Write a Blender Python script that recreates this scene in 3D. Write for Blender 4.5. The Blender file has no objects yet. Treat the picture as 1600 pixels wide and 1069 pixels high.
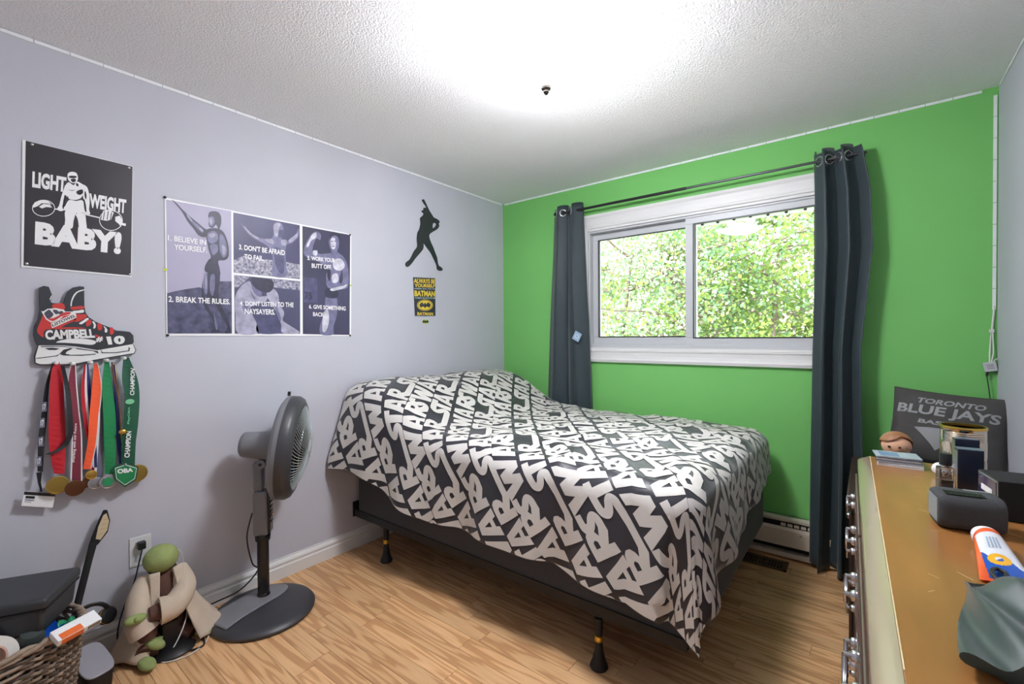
import bpy, bmesh, math, random
from mathutils import Vector, Matrix, noise
random.seed(7)
SC = bpy.context.scene
COL = SC.collection
PI = math.pi

# ------------------------------------------------------------------ camera, light, exposure
F_PX, YAW, PITCH, ROLL = 711.5, .6649, -.0133, -.0078
CAM = Vector((2.50, -3.076, 1.297))
FW = Vector((-math.sin(YAW)*math.cos(PITCH), math.cos(YAW)*math.cos(PITCH), math.sin(PITCH)))
_r = Vector((math.cos(YAW), math.sin(YAW), 0)); _u = _r.cross(FW)
RT = _r*math.cos(ROLL)+_u*math.sin(ROLL); UP = -_r*math.sin(ROLL)+_u*math.cos(ROLL)
cd = bpy.data.cameras.new('camera'); cam = bpy.data.objects.new('camera', cd); COL.objects.link(cam)
cd.sensor_width = 36; cd.lens = F_PX/1600*36; cd.clip_start = .02; cd.clip_end = 300
cam.matrix_world = Matrix(((RT.x, UP.x, -FW.x, CAM.x), (RT.y, UP.y, -FW.y, CAM.y), (RT.z, UP.z, -FW.z, CAM.z), (0, 0, 0, 1)))
SC.camera = cam
w = bpy.data.worlds.new('sky'); SC.world = w; w.use_nodes = True
bg = w.node_tree.nodes['Background']; bg.inputs[0].default_value = (.86, .93, 1, 1); bg.inputs[1].default_value = 6.4
sl = bpy.data.lights.new('sun', 'SUN'); sl.energy = 5.5; sl.angle = .02; sl.color = (1, .96, .9)
so = bpy.data.objects.new('sun', sl); COL.objects.link(so)
so.rotation_euler = Vector((.28, .62, -.73)).to_track_quat('-Z', 'Y').to_euler(); so.location = (0, -6, 9)
LAMP = 80.0
vs = SC.view_settings
vs.view_transform = 'Standard'; vs.look = 'None'; vs.gamma = 1; vs.use_curve_mapping = False; vs.exposure = 0.66
SC.cycles.max_bounces = 10; SC.cycles.diffuse_bounces = 6; SC.cycles.transparent_max_bounces = 16
SC.cycles.caustics_reflective = False; SC.cycles.caustics_refractive = False
SC.cycles.sample_clamp_indirect = 8

# ------------------------------------------------------------------ materials
def lin(c):
    return tuple(((v/255)/12.92 if v/255 <= .04045 else ((v/255+.055)/1.055)**2.4) for v in c)
MATS = {}
def mat(name, rgb, rough=.6, metal=0, var=0, vscale=8, bump=0, bscale=200, spec=.5, sheen=0, coat=0, emit=0, trans=0, stretch=None):
    if name in MATS: return MATS[name]
    m = bpy.data.materials.new(name); m.use_nodes = True; nt = m.node_tree; b = nt.nodes['Principled BSDF']
    c = lin(rgb); b.inputs['Base Color'].default_value = (*c, 1); b.inputs['Roughness'].default_value = rough
    b.inputs['Metallic'].default_value = metal; b.inputs['Specular IOR Level'].default_value = spec
    if sheen: b.inputs['Sheen Weight'].default_value = sheen; b.inputs['Sheen Roughness'].default_value = .4
    if coat: b.inputs['Coat Weight'].default_value = coat; b.inputs['Coat Roughness'].default_value = .15
    if trans: b.inputs['Transmission Weight'].default_value = trans
    if emit: b.inputs['Emission Color'].default_value = (*c, 1); b.inputs['Emission Strength'].default_value = emit
    m.diffuse_color = (*c, 1)
    if var or bump:
        tc = nt.nodes.new('ShaderNodeTexCoord'); src = tc.outputs['Object']
        if stretch:
            mp = nt.nodes.new('ShaderNodeMapping'); mp.inputs['Scale'].default_value = stretch
            nt.links.new(src, mp.inputs[0]); src = mp.outputs[0]
    if var:
        n = nt.nodes.new('ShaderNodeTexNoise'); n.inputs['Scale'].default_value = vscale; n.inputs['Detail'].default_value = 5
        nt.links.new(src, n.inputs['Vector'])
        r = nt.nodes.new('ShaderNodeValToRGB'); r.color_ramp.elements[0].position = .3; r.color_ramp.elements[1].position = .7
        r.color_ramp.elements[0].color = (*[x*(1-var) for x in c], 1); r.color_ramp.elements[1].color = (*[min(1, x*(1+var)) for x in c], 1)
        nt.links.new(n.outputs[0], r.inputs[0]); nt.links.new(r.outputs[0], b.inputs['Base Color'])
    if bump:
        n = nt.nodes.new('ShaderNodeTexNoise'); n.inputs['Scale'].default_value = bscale; n.inputs['Detail'].default_value = 3
        nt.links.new(src, n.inputs['Vector'])
        bp = nt.nodes.new('ShaderNodeBump'); bp.inputs['Strength'].default_value = bump; bp.inputs['Distance'].default_value = .004
        nt.links.new(n.outputs[0], bp.inputs['Height']); nt.links.new(bp.outputs[0], b.inputs['Normal'])
    MATS[name] = m
    return m

def oak_floor():
    m = bpy.data.materials.new('oak floor'); m.use_nodes = True; nt = m.node_tree; L = nt.links; N = nt.nodes.new
    b = nt.nodes['Principled BSDF']; b.inputs['Roughness'].default_value = .34; b.inputs['Specular IOR Level'].default_value = .4
    tc = N('ShaderNodeTexCoord'); oi = N('ShaderNodeObjectInfo')
    off = N('ShaderNodeVectorMath'); off.operation = 'SCALE'; off.inputs[0].default_value = (37, 19, 11); L.new(oi.outputs['Random'], off.inputs['Scale'])
    add = N('ShaderNodeVectorMath'); L.new(tc.outputs['Object'], add.inputs[0]); L.new(off.outputs[0], add.inputs[1])
    mp = N('ShaderNodeMapping'); mp.inputs['Scale'].default_value = (1.1, 13, 1); L.new(add.outputs[0], mp.inputs[0])
    n1 = N('ShaderNodeTexNoise'); n1.inputs['Scale'].default_value = 1.3; n1.inputs['Detail'].default_value = 2; L.new(mp.outputs[0], n1.inputs['Vector'])
    mul = N('ShaderNodeMath'); mul.operation = 'MULTIPLY'; mul.inputs[1].default_value = 34; L.new(n1.outputs[0], mul.inputs[0])
    sn = N('ShaderNodeMath'); sn.operation = 'SINE'; L.new(mul.outputs[0], sn.inputs[0])
    r1 = N('ShaderNodeValToRGB'); r1.color_ramp.elements[0].position = .1; r1.color_ramp.elements[1].position = .85
    r1.color_ramp.elements[0].color = (*lin((222, 176, 124)), 1); r1.color_ramp.elements[1].color = (*lin((194, 143, 92)), 1)
    e = r1.color_ramp.elements.new(.55); e.color = (*lin((215, 167, 114)), 1)
    mr = N('ShaderNodeMapRange'); mr.inputs[1].default_value = -1; L.new(sn.outputs[0], mr.inputs[0]); L.new(mr.outputs[0], r1.inputs[0])
    mp2 = N('ShaderNodeMapping'); mp2.inputs['Scale'].default_value = (6, 220, 1); L.new(add.outputs[0], mp2.inputs[0])
    n2 = N('ShaderNodeTexNoise'); n2.inputs['Scale'].default_value = 1; n2.inputs['Detail'].default_value = 3; L.new(mp2.outputs[0], n2.inputs['Vector'])
    r2 = N('ShaderNodeValToRGB'); r2.color_ramp.elements[0].position = .3; r2.color_ramp.elements[1].position = .6
    r2.color_ramp.elements[0].color = (.88, .86, .82, 1); r2.color_ramp.elements[1].color = (1, 1, 1, 1); L.new(n2.outputs[0], r2.inputs[0])
    mx = N('ShaderNodeMix'); mx.data_type = 'RGBA'; mx.blend_type = 'MULTIPLY'; mx.inputs['Factor'].default_value = 1
    L.new(r1.outputs[0], mx.inputs['A']); L.new(r2.outputs[0], mx.inputs['B'])
    hs = N('ShaderNodeHueSaturation'); hs.inputs['Saturation'].default_value = .95
    vr = N('ShaderNodeMapRange'); vr.inputs[3].default_value = .9; vr.inputs[4].default_value = 1.1; L.new(oi.outputs['Random'], vr.inputs[0])
    L.new(vr.outputs[0], hs.inputs['Value']); L.new(mx.outputs['Result'], hs.inputs['Color']); L.new(hs.outputs[0], b.inputs['Base Color'])
    m.diffuse_color = (.5, .3, .13, 1)
    return m
def popcorn():
    m = mat('popcorn ceiling', (246, 246, 247), .95, spec=.1); nt = m.node_tree; N = nt.nodes.new; L = nt.links; b = nt.nodes['Principled BSDF']
    tc = N('ShaderNodeTexCoord'); n = N('ShaderNodeTexNoise'); n.inputs['Scale'].default_value = 120; n.inputs['Detail'].default_value = 5; n.inputs['Roughness'].default_value = .6
    v = N('ShaderNodeTexVoronoi'); v.inputs['Scale'].default_value = 150
    L.new(tc.outputs['Object'], n.inputs['Vector']); L.new(tc.outputs['Object'], v.inputs['Vector'])
    a = N('ShaderNodeMath'); a.operation = 'SUBTRACT'; L.new(n.outputs[0], a.inputs[0])
    h = N('ShaderNodeMath'); h.operation = 'MULTIPLY'; h.inputs[1].default_value = .35; L.new(v.outputs['Distance'], h.inputs[0]); L.new(h.outputs[0], a.inputs[1])
    bp = N('ShaderNodeBump'); bp.inputs['Strength'].default_value = .75; bp.inputs['Distance'].default_value = .008
    L.new(a.outputs[0], bp.inputs['Height']); L.new(bp.outputs[0], b.inputs['Normal'])
    return m
def pane_glass():
    m = bpy.data.materials.new('window glass'); m.use_nodes = True; nt = m.node_tree; N = nt.nodes.new; L = nt.links
    nt.nodes.remove(nt.nodes['Principled BSDF']); out = nt.nodes['Material Output']
    t = N('ShaderNodeBsdfTransparent'); t.inputs[0].default_value = (.95, .97, .95, 1); g = N('ShaderNodeBsdfGlossy'); g.inputs['Roughness'].default_value = .02
    fr = N('ShaderNodeFresnel'); fr.inputs[0].default_value = 1.3; mx = N('ShaderNodeMixShader')
    L.new(fr.outputs[0], mx.inputs[0]); L.new(t.outputs[0], mx.inputs[1]); L.new(g.outputs[0], mx.inputs[2]); L.new(mx.outputs[0], out.inputs[0])
    return m
def leaf_mat(name, c1, c2, tr=.5):
    m = bpy.data.materials.new(name); m.use_nodes = True; nt = m.node_tree; N = nt.nodes.new; L = nt.links
    nt.nodes.remove(nt.nodes['Principled BSDF']); out = nt.nodes['Material Output']
    tc = N('ShaderNodeTexCoord'); n = N('ShaderNodeTexNoise'); n.inputs['Scale'].default_value = 2.2; n.inputs['Detail'].default_value = 6; L.new(tc.outputs['Object'], n.inputs['Vector'])
    r = N('ShaderNodeValToRGB'); r.color_ramp.elements[0].position = .35; r.color_ramp.elements[1].position = .65
    r.color_ramp.elements[0].color = (*lin(c1), 1); r.color_ramp.elements[1].color = (*lin(c2), 1); L.new(n.outputs[0], r.inputs[0])
    d = N('ShaderNodeBsdfDiffuse'); t = N('ShaderNodeBsdfTranslucent'); mx = N('ShaderNodeMixShader'); mx.inputs[0].default_value = tr
    L.new(r.outputs[0], d.inputs[0]); L.new(r.outputs[0], t.inputs[0]); L.new(d.outputs[0], mx.inputs[1]); L.new(t.outputs[0], mx.inputs[2]); L.new(mx.outputs[0], out.inputs[0])
    return m

# ------------------------------------------------------------------ mesh helpers
def root_loc(o):
    while o.parent: o = o.parent
    return Vector(o.location)
class MB:
    def __init__(s): s.v = []; s.f = []; s.m = []
    def add(s, vs_, fs, mi=0):
        k = len(s.v); s.v += [Vector(p) for p in vs_]; s.f += [tuple(i+k for i in f) for f in fs]; s.m += [mi]*len(fs); return s
    def box(s, x0, x1, y0, y1, z0, z1, mi=0, M=None):
        p = [Vector((x, y, z)) for z in (z0, z1) for x, y in ((x0, y0), (x1, y0), (x1, y1), (x0, y1))]
        if M is not None: p = [M @ q for q in p]
        return s.add(p, [(3, 2, 1, 0), (4, 5, 6, 7), (0, 1, 5, 4), (1, 2, 6, 5), (2, 3, 7, 6), (3, 0, 4, 7)], mi)
    def lathe(s, prof, n=24, M=None, mi=0, sx=1, sy=1):
        M = M or Matrix(); vs_ = []; fs = []
        for r, z in prof:
            for k in range(n):
                a = 2*PI*k/n; vs_.append(M @ Vector((r*math.cos(a)*sx, r*math.sin(a)*sy, z)))
        for j in range(len(prof)-1):
            for k in range(n):
                k2 = (k+1) % n; fs.append((j*n+k, j*n+k2, (j+1)*n+k2, (j+1)*n+k))
        if prof[0][0] > 1e-6: fs.append(tuple(range(n-1, -1, -1)))
        if prof[-1][0] > 1e-6: fs.append(tuple((len(prof)-1)*n+k for k in range(n)))
        return s.add(vs_, fs, mi)
    def cyl(s, p0, p1, r0, r1=None, n=16, mi=0):
        return s.tube([p0, p1], [r0, r0 if r1 is None else r1], n, mi)
    def tube(s, path, r, n=8, mi=0, closed=False, flat=1):
        P = [Vector(p) for p in path]; R = r if isinstance(r, (list, tuple)) else [r]*len(P); vs_ = []; fs = []
        up0 = None
        for i, p in enumerate(P):
            if closed: t = P[(i+1) % len(P)]-P[i-1]
            else: t = P[min(i+1, len(P)-1)]-P[max(i-1, 0)]
            t.normalize()
            if up0 is None: up0 = Vector((0, 0, 1)) if abs(t.z) < .9 else Vector((1, 0, 0))
            a = t.cross(up0); a.normalize(); b = a.cross(t); b.normalize(); up0 = b
            for k in range(n):
                g = 2*PI*k/n; vs_.append(p+a*R[i]*math.cos(g)+b*R[i]*flat*math.sin(g))
        m_ = len(P)
        for j in range(m_ if closed else m_-1):
            j2 = (j+1) % m_
            for k in range(n):
                k2 = (k+1) % n; fs.append((j*n+k, j*n+k2, j2*n+k2, j2*n+k))
        if not closed: fs.append(tuple(range(n-1, -1, -1))); fs.append(tuple((m_-1)*n+k for k in range(n)))
        return s.add(vs_, fs, mi)
    def sheet(s, nu, nv, fn, mi=0, wrap=False):
        vs_ = [fn(i/nu, j/nv) for j in range(nv+1) for i in range(nu+(0 if wrap else 1))]; W = nu+(0 if wrap else 1); fs = []
        for j in range(nv):
            for i in range(nu):
                i2 = (i+1) % W; fs.append((j*W+i, j*W+i2, (j+1)*W+i2, (j+1)*W+i))
        return s.add(vs_, fs, mi)
    def prism(s, poly, fn, d0, d1, mi=0):
        n = len(poly); vs_ = [fn(a, b, d0) for a, b in poly]+[fn(a, b, d1) for a, b in poly]
        fs = [tuple(range(n-1, -1, -1)), tuple(range(n, 2*n))]+[(i, (i+1) % n, n+(i+1) % n, n+i) for i in range(n)]
        return s.add(vs_, fs, mi)
    def sphere(s, c, r, n=16, m_=10, mi=0, sc=(1, 1, 1), M=None):
        c = Vector(c); M = M or Matrix.Identity(3); vs_ = []; fs = []
        vs_.append(c+M @ Vector((0, 0, -r*sc[2])))
        for j in range(1, m_):
            a = -PI/2+PI*j/m_
            for k in range(n):
                g = 2*PI*k/n; vs_.append(c+M @ Vector((r*math.cos(a)*math.cos(g)*sc[0], r*math.cos(a)*math.sin(g)*sc[1], r*math.sin(a)*sc[2])))
        vs_.append(c+M @ Vector((0, 0, r*sc[2])))
        for k in range(n):
            k2 = (k+1) % n; fs.append((0, 1+k2, 1+k)); fs.append((len(vs_)-1, 1+(m_-2)*n+k, 1+(m_-2)*n+k2))
            for j in range(m_-2): fs.append((1+j*n+k, 1+j*n+k2, 1+(j+1)*n+k2, 1+(j+1)*n+k))
        return s.add(vs_, fs, mi)
    def mesh(s, name, base):
        me = bpy.data.meshes.new(name); me.from_pydata([tuple(v-base) for v in s.v], [], s.f); me.polygons.foreach_set('material_index', s.m); return me
    def build(s, name, mats, parent=None, base=None, smooth=None, bevel=0, seg=2, thick=0, sub=0, fixn=True):
        if not isinstance(mats, (list, tuple)): mats = [mats]
        b = root_loc(parent) if parent else Vector(base or (0, 0, 0))
        me = s.mesh(name, b)
        for m in mats: me.materials.append(m)
        if fixn:
            bm = bmesh.new(); bm.from_mesh(me); bmesh.ops.recalc_face_normals(bm, faces=bm.faces); bm.to_mesh(me); bm.free()
        o = bpy.data.objects.new(name, me); COL.objects.link(o)
        if parent: o.parent = parent
        else: o.location = b
        if smooth is not None:
            me.polygons.foreach_set('use_smooth', [True]*len(me.polygons)); me.set_sharp_from_angle(angle=math.radians(smooth))
        if thick: md = o.modifiers.new('thickness', 'SOLIDIFY'); md.thickness = thick; md.offset = 0
        if sub: md = o.modifiers.new('smooth', 'SUBSURF'); md.levels = sub; md.render_levels = sub
        if bevel: md = o.modifiers.new('bevel', 'BEVEL'); md.width = bevel; md.segments = seg; md.limit_method = 'ANGLE'; md.angle_limit = .6
        return o
def thing(name, label, cat, loc, group=None):
    o = bpy.data.objects.new(name, None); COL.objects.link(o); o.location = loc; o.empty_display_size = .05
    return tag(o, label, cat, group)
def tag(o, label, cat, group=None):
    o['label'] = label; o['category'] = cat
    if group: o['group'] = group
    return o
def struct(o, label=None):
    o['kind'] = 'structure'
    if label: o['label'] = label
    return o
def rotz(a, c=(0, 0, 0)): c = Vector(c); return Matrix.Translation(c) @ Matrix.Rotation(a, 4, 'Z')
def frame_to(c, zaxis, xhint=(0, 0, 1)):
    z = Vector(zaxis).normalized(); x = Vector(xhint); x = (x-z*x.dot(z)).normalized(); y = z.cross(x)
    return Matrix(((x.x, y.x, z.x, c[0]), (x.y, y.y, z.y, c[1]), (x.z, y.z, z.z, c[2]), (0, 0, 0, 1)))
def spl(pts, n=5, closed=True):
    out = []; N = len(pts)
    for i in range(N if closed else N-1):
        g = lambda k: pts[k % N] if closed else pts[max(0, min(N-1, k))]
        p0, p1, p2, p3 = g(i-1), g(i), g(i+1), g(i+2)
        for k in range(n):
            t = k/n
            out.append(tuple(.5*(2*b+(c-a)*t+(2*a-5*b+4*c-d)*t*t+(3*b-a-3*c+d)*t**3) for a, b, c, d in zip(p0, p1, p2, p3)))
    if not closed: out.append(tuple(pts[-1]))
    return out
def curve_mesh(data):
    o = bpy.data.objects.new('tmp', data); COL.objects.link(o); dg = bpy.context.evaluated_depsgraph_get()
    me = bpy.data.meshes.new_from_object(o.evaluated_get(dg)); V = [(v.co.x, v.co.y) for v in me.vertices]; Fs = [tuple(p.vertices) for p in me.polygons]
    bpy.data.objects.remove(o); bpy.data.curves.remove(data); bpy.data.meshes.remove(me)
    return V, Fs
TXT = {}
def text2d(s, bold=.02, track=1.0, res=3):
    key = (s, bold, track)
    if key not in TXT:
        c = bpy.data.curves.new('tmp', 'FONT'); c.body = s; c.fill_mode = 'BOTH'; c.offset = bold; c.space_character = track; c.resolution_u = res; c.align_x = 'CENTER'; c.space_line = .85
        V, Fs = curve_mesh(c); xs = [v[0] for v in V]; ys = [v[1] for v in V]; x0, x1, y0, y1 = min(xs), max(xs), min(ys), max(ys)
        TXT[key] = ([((x-x0)/(x1-x0), (y-y0)/(y1-y0)) for x, y in V], Fs)
    return TXT[key]
def poly2d(splines):
    c = bpy.data.curves.new('tmp', 'CURVE'); c.dimensions = '2D'; c.fill_mode = 'BOTH'
    for sp in splines:
        q = c.splines.new('POLY'); q.points.add(len(sp)-1)
        for k, (x, y) in enumerate(sp): q.points[k].co = (x, y, 0, 1)
        q.use_cyclic_u = True
    return curve_mesh(c)
def quadmap(q3):                       # q3: TL, TR, BR, BL in 3-D
    TL, TR, BR, BL = [Vector(p) for p in q3]
    return lambda a, b: (BL*(1-a)+BR*a)*(1-b)+(TL*(1-a)+TR*a)*b
def lettering(s, q3, m, parent, bold=.02, n=None, name='lettering', track=1.0):
    V, Fs = text2d(s, bold, track); f = quadmap(q3); b = MB(); b.add([f(x, y) for x, y in V], Fs)
    return b.build(name, m, parent, fixn=False)
def ray_px(px, py): return FW+RT*((px-800)/F_PX)+UP*((534.5-py)/F_PX)
def at_x(px, py, X=0.0):               # survey helper: where a sight line meets a wall-parallel plane
    d = ray_px(px, py); return CAM+d*((X-CAM.x)/d.x)
def at_z(px, py, Z): d = ray_px(px, py); return CAM+d*((Z-CAM.z)/d.z)
def crop(x0, y0, s): return lambda pts: [(x0+x/s, y0+y/s) for x, y in pts]
def wall_print(polys, crop_fn, d, m, parent, name='print', smooth=True, n=4):
    for k_, p in enumerate(polys):
        q = crop_fn(spl(p, n) if smooth else p); W = [at_x(x, y) for x, y in q]
        b = MB(); b.add([(d+.00005*k_, v.y, v.z) for v in W], [tuple(range(len(W)))]); b.build(name, m, parent, fixn=False)
def wall_text(s, quad, crop_fn, d, m, parent, bold=.02, track=1.0):
    q = [at_x(x, y) for x, y in crop_fn(quad)]
    return lettering(s, [(d, v.y, v.z) for v in q], m, parent, bold, track=track)

# ------------------------------------------------------------------ palette
M_wallgrey = mat('lavender grey paint', (192, 193, 202), .8, var=.02, vscale=3, bump=.08, bscale=120, spec=.25)
M_green = mat('green paint', (121, 194, 107), .75, var=.02, vscale=3, bump=.08, bscale=120, spec=.3)
M_white = mat('white paint', (222, 222, 220), .45)
M_vinyl = mat('white vinyl', (198, 201, 203), .4)
M_ceil = popcorn(); M_oak = oak_floor(); M_glass = pane_glass()
M_blk = mat('black plastic', (24, 24, 26), .4); M_blkm = mat('black matte', (18, 18, 20), .8)
M_chr = mat('pewter metal', (200, 198, 200), .25, 1); M_gold = mat('gold metal', (212, 172, 86), .28, 1); M_brass = mat('brass', (215, 170, 70), .35, 1)
M_prW = mat('white print', (236, 236, 236), .5); M_prK = mat('black print', (28, 27, 30), .35)

# ------------------------------------------------------------------ room shell
W_, H_, YF = 2.973, 2.44, -3.42
wy0, wy1 = 0, .14                      # window wall thickness
OX0, OX1, OZ0, OZ1 = .83, 2.32, 1.205, 2.075
b = MB(); b.box(-.14, W_+.14, YF-.14, .14, -.14, -.012); floor = struct(b.build('floor', mat('subfloor', (58, 40, 26), .9)))
PW = .083; lens = (1.22, .92, .76, .53); pm = {}
for Lp in lens:
    q = MB(); e = .0007; q.box(e, Lp-e, e, PW-e, -.012, 0); me = q.mesh('plank', Vector((0, 0, 0))); me.materials.append(M_oak); pm[Lp] = me
row = 0; y = -.0
while y > YF:
    y -= PW; x = -random.random()*.8; row += 1
    while x < W_:
        Lp = random.choice(lens)
        if x+Lp > .0:
            o = bpy.data.objects.new('plank', pm[Lp]); COL.objects.link(o); o.location = (x, y, random.uniform(-.0005, .0)); o.parent = floor
        x += Lp
b = MB(); b.box(-.14, 0, YF-.14, .14, -.14, H_+.1); struct(b.build('wall_left', M_wallgrey))
b = MB(); b.box(W_, W_+.14, YF-.14, .14, -.14, H_+.1); struct(b.build('wall_right', M_wallgrey))
b = MB(); b.box(-.14, W_+.14, YF-.14, YF, -.14, H_+.1); struct(b.build('wall_front', M_wallgrey))
b = MB(); b.box(0, W_, 0, .14, 0, OZ0).box(0, W_, 0, .14, OZ1, H_).box(0, OX0, 0, .14, OZ0, OZ1).box(OX1, W_, 0, .14, OZ0, OZ1); struct(b.build('wall_back', M_green))
b = MB(); b.box(-.14, W_+.14, YF-.14, .14, H_, H_+.1); struct(b.build('ceiling', M_ceil))
def baseboard(name, p0, p1, nrm):
    prof = [(0, 0), (.016, 0), (.016, .062), (.012, .067), (.012, .073), (.0145, .078), (.0145, .085), (.008, .097), (.005, .1), (.005, .108), (0, .108)]
    p0, p1, nrm = Vector(p0), Vector(p1), Vector(nrm); b = MB(); n = len(prof)
    V = [p+nrm*a+Vector((0, 0, h)) for p in (p0, p1) for a, h in prof]
    b.add(V, [(i, (i+1) % n, n+(i+1) % n, n+i) for i in range(n)]+[tuple(range(n)), tuple(range(n, 2*n))]); return struct(b.build(name, M_white))
baseboard('baseboard_left', (0, YF, 0), (0, 0, 0), (1, 0, 0)); baseboard('baseboard_right', (W_, YF, 0), (W_, 0, 0), (-1, 0, 0))
baseboard('baseboard_front', (0, YF, 0), (W_, YF, 0), (0, 1, 0))
# window casing (moulded boards), frame and sashes
TX0, TX1, TZ0, TZ1 = .72, 2.435, 1.10, 2.195
tr = MB().box(OX0-.012, OX1+.012, -.012, -.001, OZ0-.012, OZ0-.002).build('trim_1', M_white); struct(tr)
def casing(name, p0, p1, inward, w, parent):
    p0, p1, inward = Vector(p0), Vector(p1), Vector(inward); prof = [(0, 0), (0, .022), (.018, .026), (.03, .02), (w*.45, .017), (w*.7, .016), (w*.74, .021), (w*.84, .021), (w*.88, .013), (w, .012), (w, 0)]
    b = MB(); n = len(prof); t = (p1-p0).normalized()
    V = [p0+inward*a+t*a+Vector((0, -h, 0)) for a, h in prof]+[p1+inward*a-t*a+Vector((0, -h, 0)) for a, h in prof]
    b.add(V, [(i, (i+1) % n, n+(i+1) % n, n+i) for i in range(n)]+[tuple(range(n)), tuple(range(n, 2*n))]); return b.build(name, M_white, parent)
cw = OX0-TX0
casing('casing_board', (TX0, 0, TZ1), (TX1, 0, TZ1), (0, 0, -1), TZ1-OZ1, tr); casing('casing_board', (TX0, 0, TZ0), (TX1, 0, TZ0), (0, 0, 1), OZ0-TZ0, tr)
casing('casing_board', (TX0, 0, TZ0), (TX0, 0, TZ1), (1, 0, 0), cw, tr); casing('casing_board', (TX1, 0, TZ0), (TX1, 0, TZ1), (-1, 0, 0), cw, tr)
def ring(b, x0, x1, z0, z1, w, y0, y1, wb=None):
    wb = wb or w; b.box(x0, x1, y0, y1, z1-w, z1).box(x0, x1, y0, y1, z0, z0+wb).box(x0, x0+w, y0, y1, z0+wb, z1-w).box(x1-w, x1, y0, y1, z0+wb, z1-w); return b
win = struct(ring(MB(), OX0, OX1, OZ0, OZ1, .014, .0, .13, .024).build('window_1', M_vinyl, bevel=.002))
s1 = ring(MB(), .842, 1.60, 1.2285, 2.0615, .049, .05, .085, .054).build('sash', M_vinyl, win, bevel=.003); MB().box(.885, 1.56, .066, .070, 1.28, 2.015).build('pane', M_glass, s1)
ring(MB(), .885, 1.557, 1.282, 2.014, .006, .046, .064).build('gasket', M_blk, s1)
s2 = ring(MB(), 1.543, 2.31, 1.222, 2.072, .05, .008, .045, .05).build('sash', M_vinyl, win, bevel=.003); MB().box(1.59, 2.265, .026, .030, 1.27, 2.025).build('pane', M_glass, s2)
ring(MB(), 1.592, 2.262, 1.272, 2.023, .007, .006, .024).build('gasket', M_blk, s2)

# ------------------------------------------------------------------ outdoors
gr = MB().box(-25, 30, .3, 40, -1.2, -1.0).build('ground', mat('pale bounce ground', (196, 186, 176), .9, var=.15, vscale=.8)); struct(gr)  # ground made pale to bounce daylight up to the ceiling
ev = thing('roof_eave', 'white soffit edge of the roof with small clips, seen through the top of the window', 'eave', (1.5, .6, 2.4))
MB().box(-1, 5, .15, .72, 2.225, 2.25).build('soffit', M_white, ev); MB().box(-1, 5, .72, .75, 2.164, 2.40).build('fascia', M_white, ev)
for k in range(24): MB().box(.3+k*.115, .316+k*.115, .70, .72, 2.160, 2.178).build('clip', M_blkm, ev)
M_leaf = [leaf_mat('sunlit leaves', (100, 126, 60), (148, 166, 92)), leaf_mat('hazy leaves', (104, 138, 100), (140, 168, 132)), leaf_mat('overexposed leaves', (200, 174, 168), (222, 202, 196), .4)]  # sunlit, hazy and overexposed looks put into the leaf colours
M_bark = mat('bark', (104, 92, 80), .9, var=.25, vscale=20, bump=.4, bscale=40)
def tree(label, x, y, h, spread, nleaf, mixw, seed, lo=.1, size=.062):
    rnd = random.Random(seed); t = thing('tree', label, 'tree', (x, y, -1.0), 'trees outside the window')
    tk = MB(); tips = []
    for s_ in range(3):
        a = rnd.uniform(0, 6.28); p = Vector((x+.25*math.cos(a), y+.25*math.sin(a), -1.0)); path = [p.copy()]; d = Vector((.18*math.cos(a), .18*math.sin(a), 1))
        for k in range(7):
            d += Vector((rnd.uniform(-.12, .12), rnd.uniform(-.1, .1), 0)); p = p+d*h/8; path.append(p.copy())
        tk.tube(path, [.085*(1-k/9) for k in range(len(path))], 7)
        for k in range(2, len(path)):
            for q in range(3):
                a = rnd.uniform(0, 6.28); L_ = spread*rnd.uniform(.35, .8); e = path[k]; bd = Vector((math.cos(a), math.sin(a)*.8, rnd.uniform(.1, .6))); bp = [e]
                for z in range(4): bd += Vector((rnd.uniform(-.3, .3), rnd.uniform(-.3, .3), rnd.uniform(-.2, .15))); e = e+bd*L_/4; bp.append(e); tips.append(e)
                tk.tube(bp, [.022*(1-z/6) for z in range(5)], 5)
    tk.build('trunk', M_bark, t, smooth=60, fixn=False)
    lf = MB(); cl = [(q, rnd.choices((0, 1, 2), mixw)[0], rnd.uniform(.18, .42)) for q in tips]
    for k in range(nleaf):
        c, mi, R = rnd.choice(cl); g = Vector((rnd.gauss(0, 1), rnd.gauss(0, 1), rnd.gauss(0, .7)))*R; c = c+g
        if c.y < .9 or c.z < -1.0+lo: continue
        a = Vector((rnd.gauss(0, 1), rnd.gauss(0, 1), rnd.gauss(0, 1))).normalized(); n = Vector((rnd.gauss(0, 1), rnd.gauss(0, 1), rnd.gauss(0, 1)+.6)).normalized(); s_ = a.cross(n)
        if s_.length < .1: continue
        s_.normalize(); l = size*rnd.uniform(.6, 1.2); lf.add([c, c+a*l*.5+s_*l*.36, c+a*l, c+a*l*.5-s_*l*.36], [(0, 1, 2, 3)], mi)
    f = lf.build('foliage', M_leaf, t, fixn=False); f['kind'] = 'stuff'
tree('nearest leafy green maple behind the right window pane', .9, 3.6, 4.0, 2.0, 26000, (6, 4, 1.4), 1)
tree('tree with overexposed pinkish leaves and thin trunks behind the left window pane', -1.35, 3.9, 4.0, 1.7, 16000, (1, 1.7, 6), 2)
tree('taller bright green tree behind the middle of the window', -.6, 7.4, 6.5, 2.8, 26000, (5, 4, 1.5), 3, size=.13)
tree('tall tree far behind the left window pane', -5.0, 7.4, 6.2, 2.8, 22000, (4, 4, 1.5), 4, size=.13)
tree('green tree at the far right beside the right curtain', 2.6, 6.6, 6.4, 2.6, 24000, (5, 4, 1), 5, size=.12)

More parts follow.
